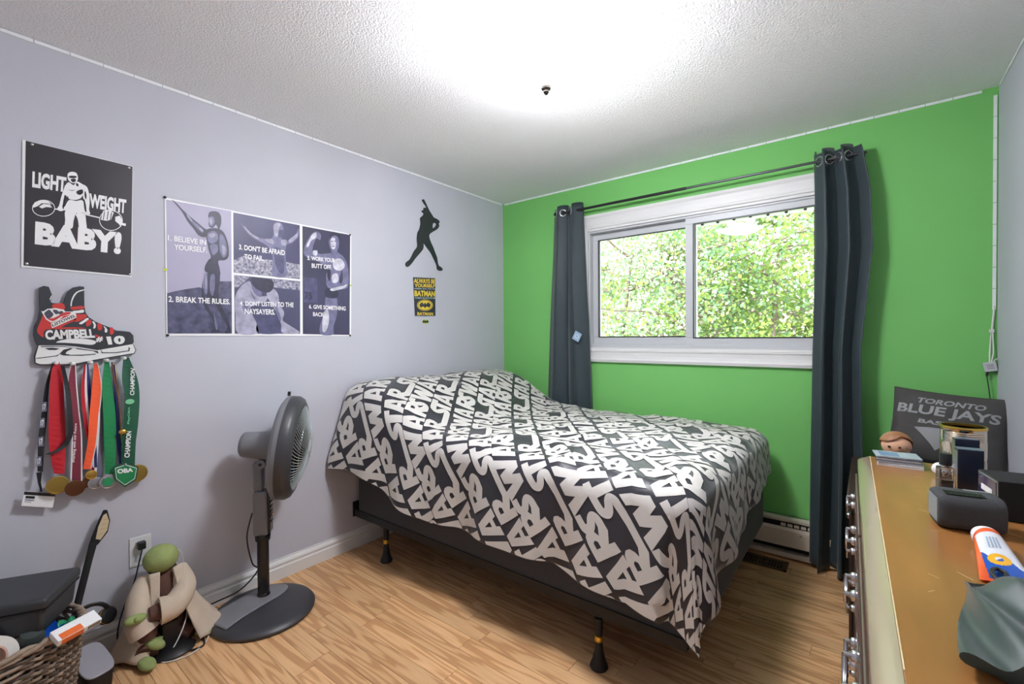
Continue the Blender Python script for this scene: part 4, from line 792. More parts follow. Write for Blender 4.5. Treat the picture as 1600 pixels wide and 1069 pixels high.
for k in range(72):
    a = 2*PI*k/72; pts = []
    for t in range(8):
        s_ = t/7; r = .206-(.206-.046)*s_; aa = a+.55*s_; pts.append(Mh @ Vector((r*math.cos(aa), r*math.sin(aa), .095+.045*math.sin(s_*PI/2))))
    gm.tube(pts, .0022, 5)
gm.build('grille_ribs', mat('grille grey', (140, 146, 148), .35), fan, smooth=60)
for r, zz in ((.145, .118),): MB().tube([Mh @ Vector((r*math.cos(k*PI/24), r*math.sin(k*PI/24), zz)) for k in range(48)], .003, 6, closed=True).build('grille_ring', M_chr, fan, smooth=60)
MB().lathe([(0, .150), (.03, .148), (.045, .142), (.048, .136), (0, .134)], 32, Mh).build('centre_cap', mat('silver plastic', (176, 182, 184), .3), fan, smooth=40)
for k in range(5):
    def blade(u, v, k=k): a = 2*PI*k/5+1.0*u; r = .04+.165*v; return Mh @ Vector((r*math.cos(a), r*math.sin(a), .03+.045*u))
    MB().sheet(8, 6, blade).build('blade', M_fd, fan, smooth=60, thick=.003, fixn=False)
MB().cyl(Mh @ Vector((0, 0, 0)), Mh @ Vector((0, 0, .09)), .035, n=20).build('blade_hub', M_fd, fan, smooth=40)
MB().box(-.006, .006, -.008, .008, 0, .02, M=Mh @ Matrix.Translation((R+.002, 0, .02)) @ Matrix.Rotation(PI/2, 4, 'Y')).build('latch', M_blk, fan)
MB().tube(spl([(fx-.03, fy-.035, .45), (fx-.055, fy-.05, .33), (fx-.05, fy-.03, .2), (fx-.06, fy+.0, .15), (.11, -2.17, .08), (.045, -2.26, .035), (.03, -2.33, .02), (.20, -2.365, .006), (.30, -2.39, .006), (.27, -2.46, .006), (.22, -2.43, .006), (.16, -2.45, .006)], 6, False), .0035, 7).build('power_cord', M_blk, fan, smooth=60)

# white charging cable
wc = thing('charging_cable', 'thin white charging cable looping over the cloth doll and the floor', 'cable', (.2, -2.42, 0))
MB().tube(spl([(.09, -2.455, .39), (.07, -2.40, .34), (.06, -2.385, .25), (.10, -2.385, .16), (.2, -2.42, .10), (.255, -2.48, .03), (.265, -2.53, .005), (.305, -2.50, .005), (.315, -2.43, .005), (.26, -2.36, .005), (.14, -2.335, .02), (.05, -2.345, .08), (.03, -2.365, .10)], 6, False), .0024, 7).build('wire', M_white, wc, smooth=60)
MB().box(.024, .034, -2.37, -2.36, .098, .118).build('connector', M_white, wc, bevel=.002)

# ------------------------------------------------------------------ plain cloth doll in a robe
dl = thing('cloth_doll', 'plain faceless cloth doll in a beige robe and brown shirt sitting by the outlet', 'doll', (.15, -2.48, 0))
M_robe = mat('beige robe cloth', (196, 180, 160), .9, var=.08, vscale=14, bump=.3, bscale=250); M_shirt = mat('brown cloth', (92, 62, 52), .9, var=.1, vscale=30, bump=.3, bscale=200)
M_dg = mat('olive green felt', (142, 156, 96), .85, var=.12, vscale=22, bump=.3, bscale=180)
MB().sphere((.135, -2.488, .365), .058, 24, 16, sc=(1, 1.08, .98)).build('head', M_dg, dl, smooth=70)
MB().lathe([(0, .05), (.075, .05), (.08, .12), (.07, .22), (.05, .29), (.03, .32), (0, .325)], 24, Matrix.Translation((.125, -2.48, 0)), sx=.85, sy=1).build('shirt', M_shirt, dl, smooth=60)
def robe(u, v):
    a = math.radians(28+304*u); z = .315-.30*v; r = .052+.125*v**1.2+.010*v*math.sin(a*7)
    rr = r*(1+.25*v*max(0, math.sin(a))); x = .125+rr*.82*math.cos(a); return Vector((max(.02, x), -2.48+rr*math.sin(a), z+.008*math.sin(a*5)*v))
MB().sheet(60, 24, robe).build('robe', M_robe, dl, smooth=70, thick=.006, fixn=False)
def lapel(s_):
    def fn(u, v): z = .325-.17*v; w0 = .022+.02*v; x = .165+.04*math.sin(v*1.6); return Vector((x+.012-.01*u, -2.48+s_*(w0+.035*u*(1-.4*v)), z))
    return fn
for s_ in (-1, 1): MB().sheet(6, 12, lapel(s_)).build('lapel', M_robe, dl, smooth=60, thick=.004, fixn=False)
def sleeve(path, rad, nm='sleeve', m=None): return MB().tube(spl(path, 5, False), [rad[0]+(rad[1]-rad[0])*k/(len(spl(path, 5, False))-1) for k in range(len(spl(path, 5, False)))], 16).build(nm, m or M_robe, dl, smooth=60)
sleeve([(.12, -2.425, .29), (.19, -2.42, .235), (.235, -2.47, .195), (.235, -2.52, .19)], (.036, .054))
sleeve([(.12, -2.535, .29), (.165, -2.57, .24), (.20, -2.58, .17), (.22, -2.565, .12)], (.034, .056))
sleeve([(.235, -2.51, .19), (.235, -2.555, .192)], (.036, .026), 'cuff', M_shirt); sleeve([(.22, -2.565, .13), (.225, -2.555, .095)], (.038, .03), 'cuff', M_shirt)
def mitt(c, d, up, s_=1.0):
    d = Vector(d).normalized(); c = Vector(c); Mx = frame_to(c, d, up).to_3x3(); b = MB(); b.sphere(c+d*.008*s_, .026*s_, 16, 12, sc=(.72, .95, 1.45), M=Mx)
    dd = (Mx @ Vector((.25, -.85, .5))).normalized(); b.tube([c+dd*.006*s_, c+dd*.028*s_, c+dd*.036*s_], [.011*s_, .010*s_, .004*s_], 10); return b
mitt(Vector((.235, -2.59, .195)), (.15, -1, .05), (0, 0, 1)).build('hand', M_dg, dl, smooth=60); mitt(Vector((.235, -2.545, .075)), (.4, .5, -.35), (0, 0, 1), 1.05).build('hand', M_dg, dl, smooth=60)
sleeve([(.14, -2.52, .06), (.20, -2.55, .05), (.235, -2.565, .035)], (.045, .04), 'trouser_leg', M_shirt); sleeve([(.14, -2.44, .05), (.18, -2.41, .035), (.20, -2.395, .025)], (.042, .026), 'trouser_leg', M_shirt)
for c, d in (((.265, -2.575, .024), (.9, .1, -.05)), ((.215, -2.375, .018), (.5, .85, -.03))):
    k_ = 1.1 if c[0] > .24 else .8; MB().sphere(Vector(c)+Vector(d)*.012, .026*k_, 16, 12, sc=(.62, .95, 1.6), M=frame_to(c, d, (0, 0, 1)).to_3x3()).build('foot', M_dg, dl, smooth=60)
dk = thing('dark_stand', 'small black plastic stand on the floor behind the cloth doll', 'stand', (.16, -2.46, 0))
MB().lathe([(0, .0), (.075, .0), (.078, .008), (.06, .02), (.03, .03), (0, .032)], 28, Matrix.Translation((.235, -2.475, 0)), sx=.8, sy=1).build('foot_plate', M_blk, dk, smooth=40)
MB().box(.19, .215, -2.51, -2.45, .02, .12).build('upright', M_blk, dk, bevel=.008, seg=3)

# ------------------------------------------------------------------ clutter in the left corner
bk = thing('wicker_basket', 'grey-brown wicker basket full of odds and ends in the left corner', 'basket', (.27, -3.02, 0))
M_wk = [mat('wicker light', (146, 128, 112), .8, var=.2, vscale=40), mat('wicker dark', (92, 78, 68), .8, var=.2, vscale=40)]
def rr_pt(t, k=1.0, rot=.25):
    a = 2*PI*t; c, s_ = math.cos(a), math.sin(a); n = 4.0; X = .212*k*math.copysign(abs(c)**(2/n), c); Y = .262*k*math.copysign(abs(s_)**(2/n), s_)
    return Vector((.265+X*math.cos(rot)-Y*math.sin(rot), -3.04+X*math.sin(rot)+Y*math.cos(rot), 0))
NST = 44
def wall_k(z): return .86+.14*z/.33
for mi in (0, 1):
    wv = MB()
    for rw in range(27):
        if rw % 2 != mi: continue
        z = .012+rw*.0118; pts = []
        for q in range(NST*2*2):
            t = q/(NST*4); off = .0065*math.sin(2*PI*NST*t+(PI if rw % 2 else 0))+random.uniform(-.0008, .0008); p = rr_pt(t, wall_k(z)); c = Vector((.265, -3.04, 0)); d = (p-c).normalized(); p = p+d*off; p.z = z+.003*math.sin(rw*1.7+t*40)+random.uniform(-.001, .001); pts.append(p)
        wv.tube(pts, .0056, 5, closed=True)
    o = wv.build('wicker_weave', M_wk[mi], bk, smooth=70, fixn=False); o['kind'] = 'stuff'
sb = MB()
for q in range(NST):
    p0, p1 = rr_pt(q/NST, wall_k(0)), rr_pt(q/NST, wall_k(.33)); p0.z = .0; p1.z = .325; sb.tube([p0, p1], .0035, 5)
o = sb.build('wicker_stakes', M_wk[1], bk); o['kind'] = 'stuff'
for off in (0, .5):
    pts = []
    for q in range(240):
        t = q/240; p = rr_pt(t, 1.0); c = Vector((.265, -3.04, 0)); d = (p-c).normalized(); ph = 2*PI*(q/12+off); p = p+d*.007*math.cos(ph); p.z = .332+.006*math.sin(ph); pts.append(p)
    MB().tube(pts, .0078, 6, closed=True).build('braided_rim', M_wk[0], bk, smooth=70)
MB().prism([(rr_pt(k/40, .87).x, rr_pt(k/40, .87).y) for k in range(40)], lambda a, c, d: Vector((a, c, d)), .001, .012).build('basket_floor', M_wk[1], bk)
# storage box lying on the basket
La = Vector((-.49, -.87, 0)).normalized(); Mb = Matrix(((La.y*-1, La.x, 0, .247), (La.x, La.y, 0, -2.961), (0, 0, 1, .347), (0, 0, 0, 1)))
Mb = Matrix.Translation((.238, -2.972, .347)) @ Matrix.Rotation(math.atan2(-La.x, La.y)+PI, 4, 'Z')
bx = thing('storage_box', 'black plastic storage box with lid lying on the wicker basket', 'storage box', (.238, -2.972, .347))
M_bxp = mat('charcoal plastic', (50, 52, 56), .42)
b = MB(); b.prism([(-.100, -.175), (.100, -.175), (.100, .175), (-.100, .175)], lambda a, c, d: Mb @ Vector((a*(1+.08*d/.085), c*(1+.05*d/.085), d)), .0, .085).build('box_body', M_bxp, bx, bevel=.014, seg=3, smooth=50)
MB().box(-.116, .116, -.192, .192, .085, .122, M=Mb).build('lid', M_bxp, bx, bevel=.013, seg=4, smooth=50)
MB().box(-.112, .112, -.188, .188, .078, .086, M=Mb).build('lid_flange', M_blk, bx, bevel=.003)
MB().box(-.03, .03, -.12, -.06, .1222, .1232, M=Mb).build('lid_recess', M_fg, bx)
# basket contents
t = thing('tape_roll', 'white roll of tape standing in the wicker basket', 'tape roll', (.40, -2.99, .3))
Mt = frame_to((.418, -2.985, .335), (1, .25, .25)); MB().lathe([(.036, -.018), (.062, -.018), (.062, .018), (.036, .018), (.036, -.018)], 36, Mt).build('tape', mat('white tape', (226, 222, 216), .5), t, smooth=40)
MB().lathe([(.032, -.0185), (.037, -.0185), (.037, .0185), (.032, .0185), (.032, -.0185)], 36, Mt).build('core', mat('peach card', (206, 168, 150), .8), t, smooth=40)
t = thing('spray_can', 'dark grey can beside the tape roll in the basket', 'can', (.41, -2.90, .28)); Mt = frame_to((.36, -2.885, .27), (.35, -.06, .9))
MB().lathe([(0, -.05), (.03, -.05), (.03, .09), (.026, .10), (0, .104)], 24, Mt).build('can_body', mat('dark grey label', (66, 72, 72), .4), t, smooth=40); MB().lathe([(.0302, .03), (.0306, .03), (.0306, .034), (.0302, .034)], 24, Mt).build('silver_line', M_sv, t)
t = thing('blue_bag', 'blue plastic bag in the wicker basket', 'bag', (.36, -2.83, .3))
def bag(u, v): a = 2*PI*u; r = .032+.014*math.sin(3*a+4*v)+.018*v; return Vector((.345+r*math.cos(a), -2.838+r*math.sin(a)*.8, .25+.085*v+.012*math.sin(2*a)*v))
MB().sheet(24, 8, bag, wrap=True).build('bag_film', mat('blue film', (24, 96, 206), .3), t, smooth=60, fixn=False)
t = thing('green_wrapper', 'green foil wrapper beside the blue bag in the basket', 'wrapper', (.38, -2.815, .31))
def wrp(u, v): return Vector((.345+.06*u, -2.825+.035*v+.006*math.sin(9*u), .325+.022*math.sin(u*3)+.012*math.sin(v*5+u*6)))
MB().sheet(14, 8, wrp).build('foil', mat('green foil', (46, 150, 104), .3, .2), t, smooth=60, thick=.001, fixn=False)
t = thing('toothpaste_carton', 'white and orange cardboard carton sticking out of the basket', 'carton', (.42, -2.78, .33))
e0, e1 = Vector((.45, -2.85, .332)), Vector((.42, -2.738, .352)); cd1 = (e1-e0).normalized(); Mk = frame_to((e0+e1)/2, (.45, .1, .9), cd1)
LL = (e1-e0).length/2
MB().box(-LL, LL, -.024, .024, -.011, .011, M=Mk).build('carton_body', M_prW, t, bevel=.0015); MB().box(-LL+.01, LL*.15, -.0246, -.0242, -.010, .010, M=Mk).build('orange_panel', mat('orange print', (232, 108, 42), .5), t); MB().box(-LL+.01, LL*.15, -.023, .0, .0112, .0116, M=Mk).build('orange_panel', mat('orange print', (232, 108, 42), .5), t)
for k in range(8): MB().box(LL*.35+k*.0045, LL*.35+k*.0045+.0025, -.0246, -.0242, -.007, .007, M=Mk).build('barcode_bar', M_prK, t)
# grey-topped bin, headphones, stick
t = thing('lidded_bin', 'small black bin with a grey lid on the floor behind the basket', 'bin', (.27, -2.715, 0)); Mq = rotz(.25, (.225, -2.722, 0)) @ Matrix.Diagonal((.84, .78, .95, 1))
lo_ = [(.075*math.copysign(abs(math.cos(a))**.55, math.cos(a)), .062*math.copysign(abs(math.sin(a))**.55, math.sin(a))) for a in (2*PI*k/32 for k in range(32))]
MB().prism(lo_, lambda a, c, d: Mq @ Vector((a*(.9+.1*d/.1), c*(.9+.1*d/.1), d*(1+.35*-a/.075*(d > .05)))), .001, .10).build('bin_body', M_blk, t, smooth=40); MB().prism(lo_, lambda a, c, d: Mq @ Vector((a*1.02, c*1.02, d-.035*a/.075)), .101, .108).build('lid', mat('lilac grey plastic', (150, 148, 156), .4), t, bevel=.003, smooth=40)
t = thing('hockey_stick', 'mini hockey stick leaning blade up against the wall, blade wrapped in pale tape', 'hockey stick', (.16, -2.79, 0))
sp_ = [(.13, -2.79, .002), (.085, -2.745, .25), (.05, -2.70, .42), (.04, -2.685, .475)]; MB().tube(sp_, [.012, .012, .012, .013], 8, flat=.8).build('shaft', M_blkm, t, smooth=50)
bl = [(-2.70, .465), (-2.672, .462), (-2.64, .505), (-2.632, .55), (-2.64, .595), (-2.652, .598), (-2.668, .56), (-2.69, .50)]
MB().prism(bl, lambda a, c, d: Vector((d, a, c)), .033, .043).build('blade', M_blkm, t, bevel=.003)
tp = [(-2.678, .49), (-2.664, .482), (-2.643, .512), (-2.636, .55), (-2.644, .584), (-2.654, .578), (-2.67, .535)]; tpo = MB().prism(tp, lambda a, c, d: Vector((d, a, c)), .0315, .0445).build('blade_tape', mat('pale stick tape', (206, 190, 156), .9, bump=.4, bscale=300), t)
for k in range(4): MB().box(.0446, .0452, -2.672+k*.006, -2.652+k*.005, .505+k*.018, .5065+k*.018).build('tape_edge', mat('tape seam', (170, 152, 120), .9), tpo)
t = thing('headphones', 'black headphones hooked on the hockey stick behind the storage box', 'headphones', (.09, -2.69, .19))
MB().tube([(.09, -2.705+.055*math.cos(a), .195+.055*math.sin(a)) for a in (PI*k/14 for k in range(15))], [.008]*15, 8, flat=.5).build('headband', M_blk, t, smooth=60)
for yy in (-2.655, -2.757):
    Mq2 = frame_to((.09, yy, .185), (.7, .55, .35)); e = MB().lathe([(0, -.018), (.030, -.018), (.036, -.008), (.036, .006), (.026, .016), (0, .018)], 28, Mq2, sx=.85).build('ear_cup', M_blk, t, smooth=40)
    MB().tube([Mq2 @ Vector((.031*math.cos(k*PI/12), .037*math.sin(k*PI/12), .004)) for k in range(24)], .0012, 5, closed=True).build('gold_ring', M_brass, e)

# ------------------------------------------------------------------ dresser
DZ = .86; DA = .026
Md = rotz(-0.0, (0, 0, 0))
dr = thing('dresser', 'long wooden dresser with a scratched honey-brown top and pewter bail pulls', 'dresser', (2.72, -1.68, 0))
Md = Matrix.Translation((2.468, -1.025, 0)) @ Matrix.Rotation(DA, 4, 'Z')     # local +x to the wall, -y along the front
LD, DD = 1.312, .465
def dresser_wood():
    m = mat('worn honey varnish', (158, 108, 58), .28, var=.12, vscale=5, bump=.03, bscale=40, coat=.35, stretch=(4, 1, 1))
    return m
M_dt = dresser_wood(); M_ds = mat('dark cherry wood', (74, 44, 36), .35, var=.2, vscale=6, stretch=(1, 6, 1), coat=.3)
MB().box(.012, DD-.02, -LD+.02, -.02, .06, DZ-.03, M=Md).build('carcass', M_ds, dr, bevel=.003)
MB().box(.02, DD-.03, -LD+.04, -.04, .0, .06, M=Md).build('plinth', M_ds, dr)
MB().box(.034, DD, -LD, 0, DZ-.03, DZ, M=Md).build('top_panel', M_dt, dr, bevel=.002)
MB().prism([(.034, DZ-.0003), (.004, DZ-.0145), (0, DZ-.020), (.0, DZ-.030), (.006, DZ-.036), (.034, DZ-.036)], lambda a, c, d: Md @ Vector((a, d, c)), -LD-.0, 0).build('front_moulding', mat('reflection-pale varnish', (150, 128, 104), .22, coat=1.0), dr, smooth=50)  # base colour lightened for the window's reflection along the bevel
MB().box(.0345, .0365, -LD+.03, -.006, DZ, DZ+.0012, M=Md).build('inlay_line', mat('worn pale edge', (226, 206, 160), .4), dr)
rnd = random.Random(3)
for k in range(26):
    x, y = rnd.uniform(.08, .3), -rnd.uniform(.15, 1.15); l = rnd.uniform(.004, .016); a = rnd.uniform(-1, 1)
    MB().box(-l, l, -.0008, .0008, 0, .0003, M=Md @ Matrix.Translation((x, y, DZ+.0003)) @ Matrix.Rotation(a, 4, 'Z')).build('scratch', mat('scratch', (206, 170, 120), .5), dr)
rows = [(.09, .30), (.315, .50), (.515, .67), (.685, .80)]
for ci in range(2):
    ya, yb = -.03-ci*.63, -.03-(ci+1)*.63+.012
    for z0, z1 in rows:
        d = MB().box(-.006, .012, yb, ya, z0, z1, M=Md).build('drawer', M_ds, dr, bevel=.004, seg=2)
        MB().box(-.0075, -.006, yb+.018, ya-.018, z0+.014, z0+.018, M=Md).box(-.0075, -.006, yb+.018, ya-.018, z1-.018, z1-.014, M=Md).build('bead', M_ds, d)
        for yy in (ya-.15, yb+.15):
            zc = (z0+z1)/2; pu = MB()
            for s_ in (-.045, .045): pu.sphere(Md @ Vector((-.012, yy+s_, zc)), .011, 12, 8).cyl(Md @ Vector((-.004, yy+s_, zc)), Md @ Vector((-.03, yy+s_, zc)), .005, n=8)
            pu.tube(spl([tuple(Md @ Vector((-.028, yy+.045*math.cos(a), zc-.034*math.sin(a)))) for a in (PI*k/8 for k in range(9))], 3, False), .0045, 8)
            pu.box(-.0085, -.0065, yy-.06, yy+.06, zc-.018, zc+.018, M=Md); pu.build('bail_pull', M_chr, d, smooth=50)
# night table between dresser and window wall
nt_ = thing('night_table', 'dark wood night table beyond the far end of the dresser', 'night table', (2.69, -.55, 0))
M_nt = mat('espresso wood', (56, 40, 34), .35, var=.15, vscale=8, stretch=(6, 1, 1))
MB().box(2.432, 2.955, -.985, -.16, .637, .665).build('table_top', M_nt, nt_, bevel=.006, seg=3)
MB().box(2.455, 2.945, -.965, -.18, .06, .637).build('body', M_nt, nt_, bevel=.003)
for x in (2.46, 2.90):
    for y in (-.96, -.22): MB().box(x, x+.04, y, y+.04, 0, .06).build('foot', M_nt, nt_)
for z0, z1 in ((.09, .34), (.36, .615)):
    d = MB().box(2.442, 2.455, -.945, -.2, z0, z1).build('drawer', M_nt, nt_, bevel=.004); MB().sphere((2.432, -.57, (z0+z1)/2), .014, 14, 10).cyl((2.444, -.57, (z0+z1)/2), (2.43, -.57, (z0+z1)/2), .006).build('knob', M_chr, d, smooth=50)

# throw pillow
tp_ = thing('throw_pillow', 'dark grey square throw pillow with TORONTO BLUE JAYS BASEBALL print leaning on the green wall', 'cushion', (2.78, -.2, .665))
pn = Vector((-.10, -1, .28)).normalized(); Mp = frame_to((2.785, -.175, .885), pn, (.0, 0, 1)); ux = (Mp.to_3x3() @ Vector((0, -1, 0)))
Mp3 = Matrix(((1, 0, 0), (0, 1, 0), (0, 0, 1)))
pz = pn; px_ = Vector((0, 0, 1)).cross(pz).normalized(); py_ = pz.cross(px_)
if px_.x < 0: px_ = -px_; py_ = -py_
if py_.z < 0: py_ = -py_
rl = math.radians(-5); pxr = px_*math.cos(rl)+py_*math.sin(rl); pyr = -px_*math.sin(rl)+py_*math.cos(rl)
PC = Vector((2.786, -.172, .843)); HW, HH = .205, .175
def pill(a, c, side):
    e = (1-abs(a)**2.6)*(1-abs(c)**2.6); th = .062*max(0, e)**.55+.003*noise.noise(Vector((a*3, c*3, 2)))
    pin = 1-.05*(1-abs(a)**2)*(abs(c) > -1)*abs(c)**3*1.0; pin2 = 1-.05*(1-abs(c)**2)*abs(a)**3
    return PC+pxr*a*HW*pin2+pyr*c*HH*pin+pz*th*side
M_pl = mat('charcoal canvas', (74, 72, 70), .9, var=.08, vscale=20, bump=.3, bscale=400)
b = MB(); b.sheet(28, 28, lambda u, v: pill(2*u-1, 2*v-1, 1)); b.sheet(28, 28, lambda u, v: pill(2*u-1, 2*v-1, -1)); pl = b.build('pillow_cover', M_pl, tp_, smooth=70)
E_ = [pill(a, -1, 0) for a in [k/10-1 for k in range(20)]]+[pill(1, a, 0) for a in [k/10-1 for k in range(20)]]+[pill(-a, 1, 0) for a in [k/10-1 for k in range(20)]]+[pill(-1, -a, 0) for a in [k/10-1 for k in range(20)]]
MB().tube(E_, .003, 6, closed=True).build('seam', M_pl, tp_)
def pil_text(s_, a0, a1, c0, c1_, m, bold=.03, slant=.0):
    V, Fs = text2d(s_, bold); q = MB(); q.add([pill(a0+(a1-a0)*x+slant*y, c0+(c1_-c0)*y, 1)+pz*.0018 for x, y in V], Fs); q.build('lettering', m, pl, fixn=False)
M_pg = mat('light grey print', (150, 152, 152), .8)
pil_text('TORONTO', -.58, .55, .60, .76, M_pg, .03, .04); pil_text('BLUE JAYS', -.93, .80, .22, .55, M_pg, .03, .03); pil_text('BASEBALL', -.50, .55, .05, .16, M_pg, .03, .02)
jay = [(-.55, -.08), (-.3, -.04), (0, -.02), (.3, -.1), (.35, -.3), (.1, -.35), (-.05, -.5), (-.15, -.62), (-.25, -.45), (-.4, -.25)]
q = MB()
def fillp(poly, m, nm, e):
    V, Fs = poly2d([poly]); bb = bmesh.new(); vv = [bb.verts.new((x, y, 0)) for x, y in V]
    for f in Fs:
        try: bb.faces.new([vv[t] for t in f])
        except ValueError: pass
    for k in range(-9, 10):
        for no in ((1, 0, 0), (0, 1, 0)): bmesh.ops.bisect_plane(bb, geom=bb.verts[:]+bb.edges[:]+bb.faces[:], plane_co=(k*.1, k*.1, 0), plane_no=no)
    bb.verts.index_update(); m2 = MB(); m2.add([pill(v.co.x, v.co.y, 1)+pz*e for v in bb.verts], [tuple(v.index for v in f.verts) for f in bb.faces]); bb.free(); m2.build(nm, m, pl, fixn=False)
fillp(jay, M_pg, 'printed_emblem', .0018)
# figurine
fg = thing('figurine', 'small figurine with brown moulded hair peeking over the booklets', 'figurine', (2.582, -.83, .665))
M_sk = mat('peach vinyl', (226, 176, 142), .45); M_hr = mat('brown vinyl hair', (150, 104, 66), .5, var=.1, vscale=40, bump=.3, bscale=90)
MB().sphere((2.582, -.83, .872), .044, 24, 16, sc=(1.02, .95, .95)).build('head', M_sk, fg, smooth=70)
def hair(u, v):
    a = 2*PI*u; ph = PI/2-(1.30-.55*math.exp(-((math.atan2(math.sin(a+PI/2-.5), math.cos(a+PI/2-.5)))/.7)**2)+.5*(math.sin(a) > .2))*v
    r = .0475; return Vector((2.582+r*1.04*math.cos(ph)*math.cos(a), -.828+r*.98*math.cos(ph)*math.sin(a), .875+r*math.sin(ph)))
MB().sheet(40, 12, hair, wrap=True).build('hair', M_hr, fg, smooth=70, thick=.004, fixn=False)
for x in (-.018, .012): MB().sphere((2.578+x, -.869, .872), .0045, 10, 8).build('eye', M_prK, fg)
MB().lathe([(0, .6655), (.03, .6655), (.032, .72), (.026, .80), (.014, .832), (0, .834)], 20, Matrix.Translation((2.582, -.83, 0))).build('body', mat('figurine blue', (60, 74, 110), .5), fg, smooth=60)
for s_ in (-1, 1): MB().tube([(2.582+s_*.026, -.83, .815), (2.582+s_*.04, -.845, .78), (2.582+s_*.036, -.862, .75)], [.009, .008, .007], 10).build('arm', M_sk, fg, smooth=60)

# booklets
cols = [((226, 228, 232), 'white'), ((150, 154, 164), 'grey'), ((70, 78, 96), 'dark blue'), ((178, 186, 200), 'pale blue')]
names = ['bottom white booklet of the stack at the far end of the dresser', 'thin grey booklet second from the bottom of the stack on the dresser', 'dark blue booklet below the top one of the stack on the dresser', 'glossy pale blue card on top of the stack at the far end of the dresser']
for k in range(4):
    th = (.008, .006, .010, .004)[k]; z0 = DZ+.0008+sum((.008, .006, .010, .004)[:k])+k*.0006; Mk = rotz(-.05+.09*(k % 2)+.03*k, (2.582-.003*k, -1.105+.004*k, z0))
    t = thing('booklet', names[k], 'booklet', (2.582, -1.105, z0), 'booklets stacked on the dresser')
    c = cols[k][0]; MB().box(-.058, .058, -.044, .044, 0, th*.2, M=Mk).box(-.058, .058, -.044, .044, th*.8, th, M=Mk).build('cover', mat('cover %s' % cols[k][1], c, .25, coat=.3), t); MB().box(-.056, .056, -.042, .042, th*.2, th*.8, M=Mk).build('pages', M_white, t)
    if k == 3:
        MB().box(-.045, .005, -.03, .03, th, th+.0003, M=Mk).build('printed_picture', mat('silver blue print', (120, 140, 176), .2), t)
# shiny tin
t = thing('metal_tin', 'tall shiny gold-rimmed ribbed metal tin at the far end of the dresser', 'tin', (2.765, -1.13, DZ)); Tt = Matrix.Translation((2.728, -1.125, 0))
M_tin = mat('polished tin', (206, 196, 178), .12, 1); prof = [(0, DZ+.001), (.052, DZ+.001), (.053, DZ+.004)]
for k in range(6): prof += [(.0525, DZ+.02+k*.005), (.051, DZ+.0225+k*.005)]
prof += [(.0525, DZ+.06), (.0525, DZ+.10)]
for k in range(6): prof += [(.0525, DZ+.105+k*.0055), (.051, DZ+.108+k*.0055)]
prof += [(.0525, DZ+.142), (.0525, DZ+.146), (.050, DZ+.146), (.0495, DZ+.01), (0, DZ+.008)]
MB().lathe(prof, 48, Tt).build('tin_wall', M_tin, t, smooth=35); MB().lathe([(.0495, DZ+.143), (.0535, DZ+.143), (.0545, DZ+.147), (.0535, DZ+.151), (.0495, DZ+.151), (.0495, DZ+.143)], 48, Tt).build('rim', M_gold, t, smooth=40)
# ball, bottle, boxes
t = thing('signed_ball', 'small white ball with dark marks beside the glass bottle', 'ball', (2.675, -1.19, DZ)); MB().sphere((2.672, -1.185, DZ+.0205), .0205, 20, 14).build('ball_skin', M_prW, t, smooth=70)
for a in range(5): MB().sphere((2.672-.006+.004*a, -1.185-.0185+.001*abs(a-2), DZ+.012+.0045*(a % 3)), .0028, 8, 6).build('ink_mark', M_prK, t)
M_cg = mat('clear glass', (235, 240, 242), .03, spec=.6, trans=.95)
t = thing('glass_bottle', 'clear glass cologne bottle with a black cap and blue liquid', 'bottle', (2.69, -1.36, DZ)); Mq = rotz(.2, (2.668, -1.345, DZ))
MB().box(-.017, .017, -.017, .017, .001, .064, M=Mq).build('glass_body', M_cg, t, bevel=.004, seg=3); MB().box(-.012, .012, -.012, .012, .005, .022, M=Mq).build('blue_liquid', mat('blue liquid', (30, 60, 170), .2), t); MB().box(-.0126, .0126, -.0126, .0126, .0225, .030, M=Mq).build('label_band', mat('copper label', (196, 150, 126), .4), t)
MB().lathe([(0, .064), (.009, .064), (.009, .072), (0, .072)], 16, Mq).build('neck', M_sv, t); MB().lathe([(0, .070), (.0135, .070), (.0135, .100), (.0125, .102), (0, .102)], 28, Mq).build('cap', M_blk, t, smooth=40)
M_nv = mat('navy gloss card', (34, 42, 58), .25, coat=.4)
def cbox(label, x, y, rot, w_, d_, h_):
    t = thing('cologne_box', label, 'box', (x, y, DZ), 'navy cologne boxes'); Mq = rotz(rot, (x, y, DZ)); MB().box(-w_/2, w_/2, -d_/2, d_/2, .001, h_, M=Mq).build('carton', M_nv, t, bevel=.0012)
    MB().box(-w_/2-.0004, -w_/2+.0004, -d_/2+.003, d_/2-.003, .01, h_-.006, M=Mq).build('silver_side', M_sv, t)
    MB().box(-w_/2, w_/2, -d_/2, d_/2, h_, h_+.0012, M=Mq).build('lid_edge', mat('blue grey card', (92, 108, 126), .3), t)
cbox('taller navy cologne box standing behind, against the tin', 2.722, -1.225, .12, .052, .03, .128); cbox('front navy cologne box between the bottle and the black speaker', 2.716, -1.33, .1, .052, .034, .118)
t = thing('black_case', 'black box-shaped speaker with a glossy silver-edged front near the right wall', 'speaker', (2.81, -1.48, DZ)); Mq = rotz(.16, (2.802, -1.49, DZ))
MB().box(-.075, .12, -.055, .055, .001, .092, M=Mq).build('cabinet', M_blkm, t, bevel=.002); MB().box(-.0765, -.075, -.053, .053, .004, .09, M=Mq).build('front_frame', M_sv, t); MB().box(-.0775, -.0765, -.049, .049, .008, .086, M=Mq).build('glossy_front', mat('navy glass', (28, 38, 84), .08, coat=.5), t)
MB().box(-.0782, -.0776, -.03, .03, .05, .064, M=Mq).build('label', M_prW, t)
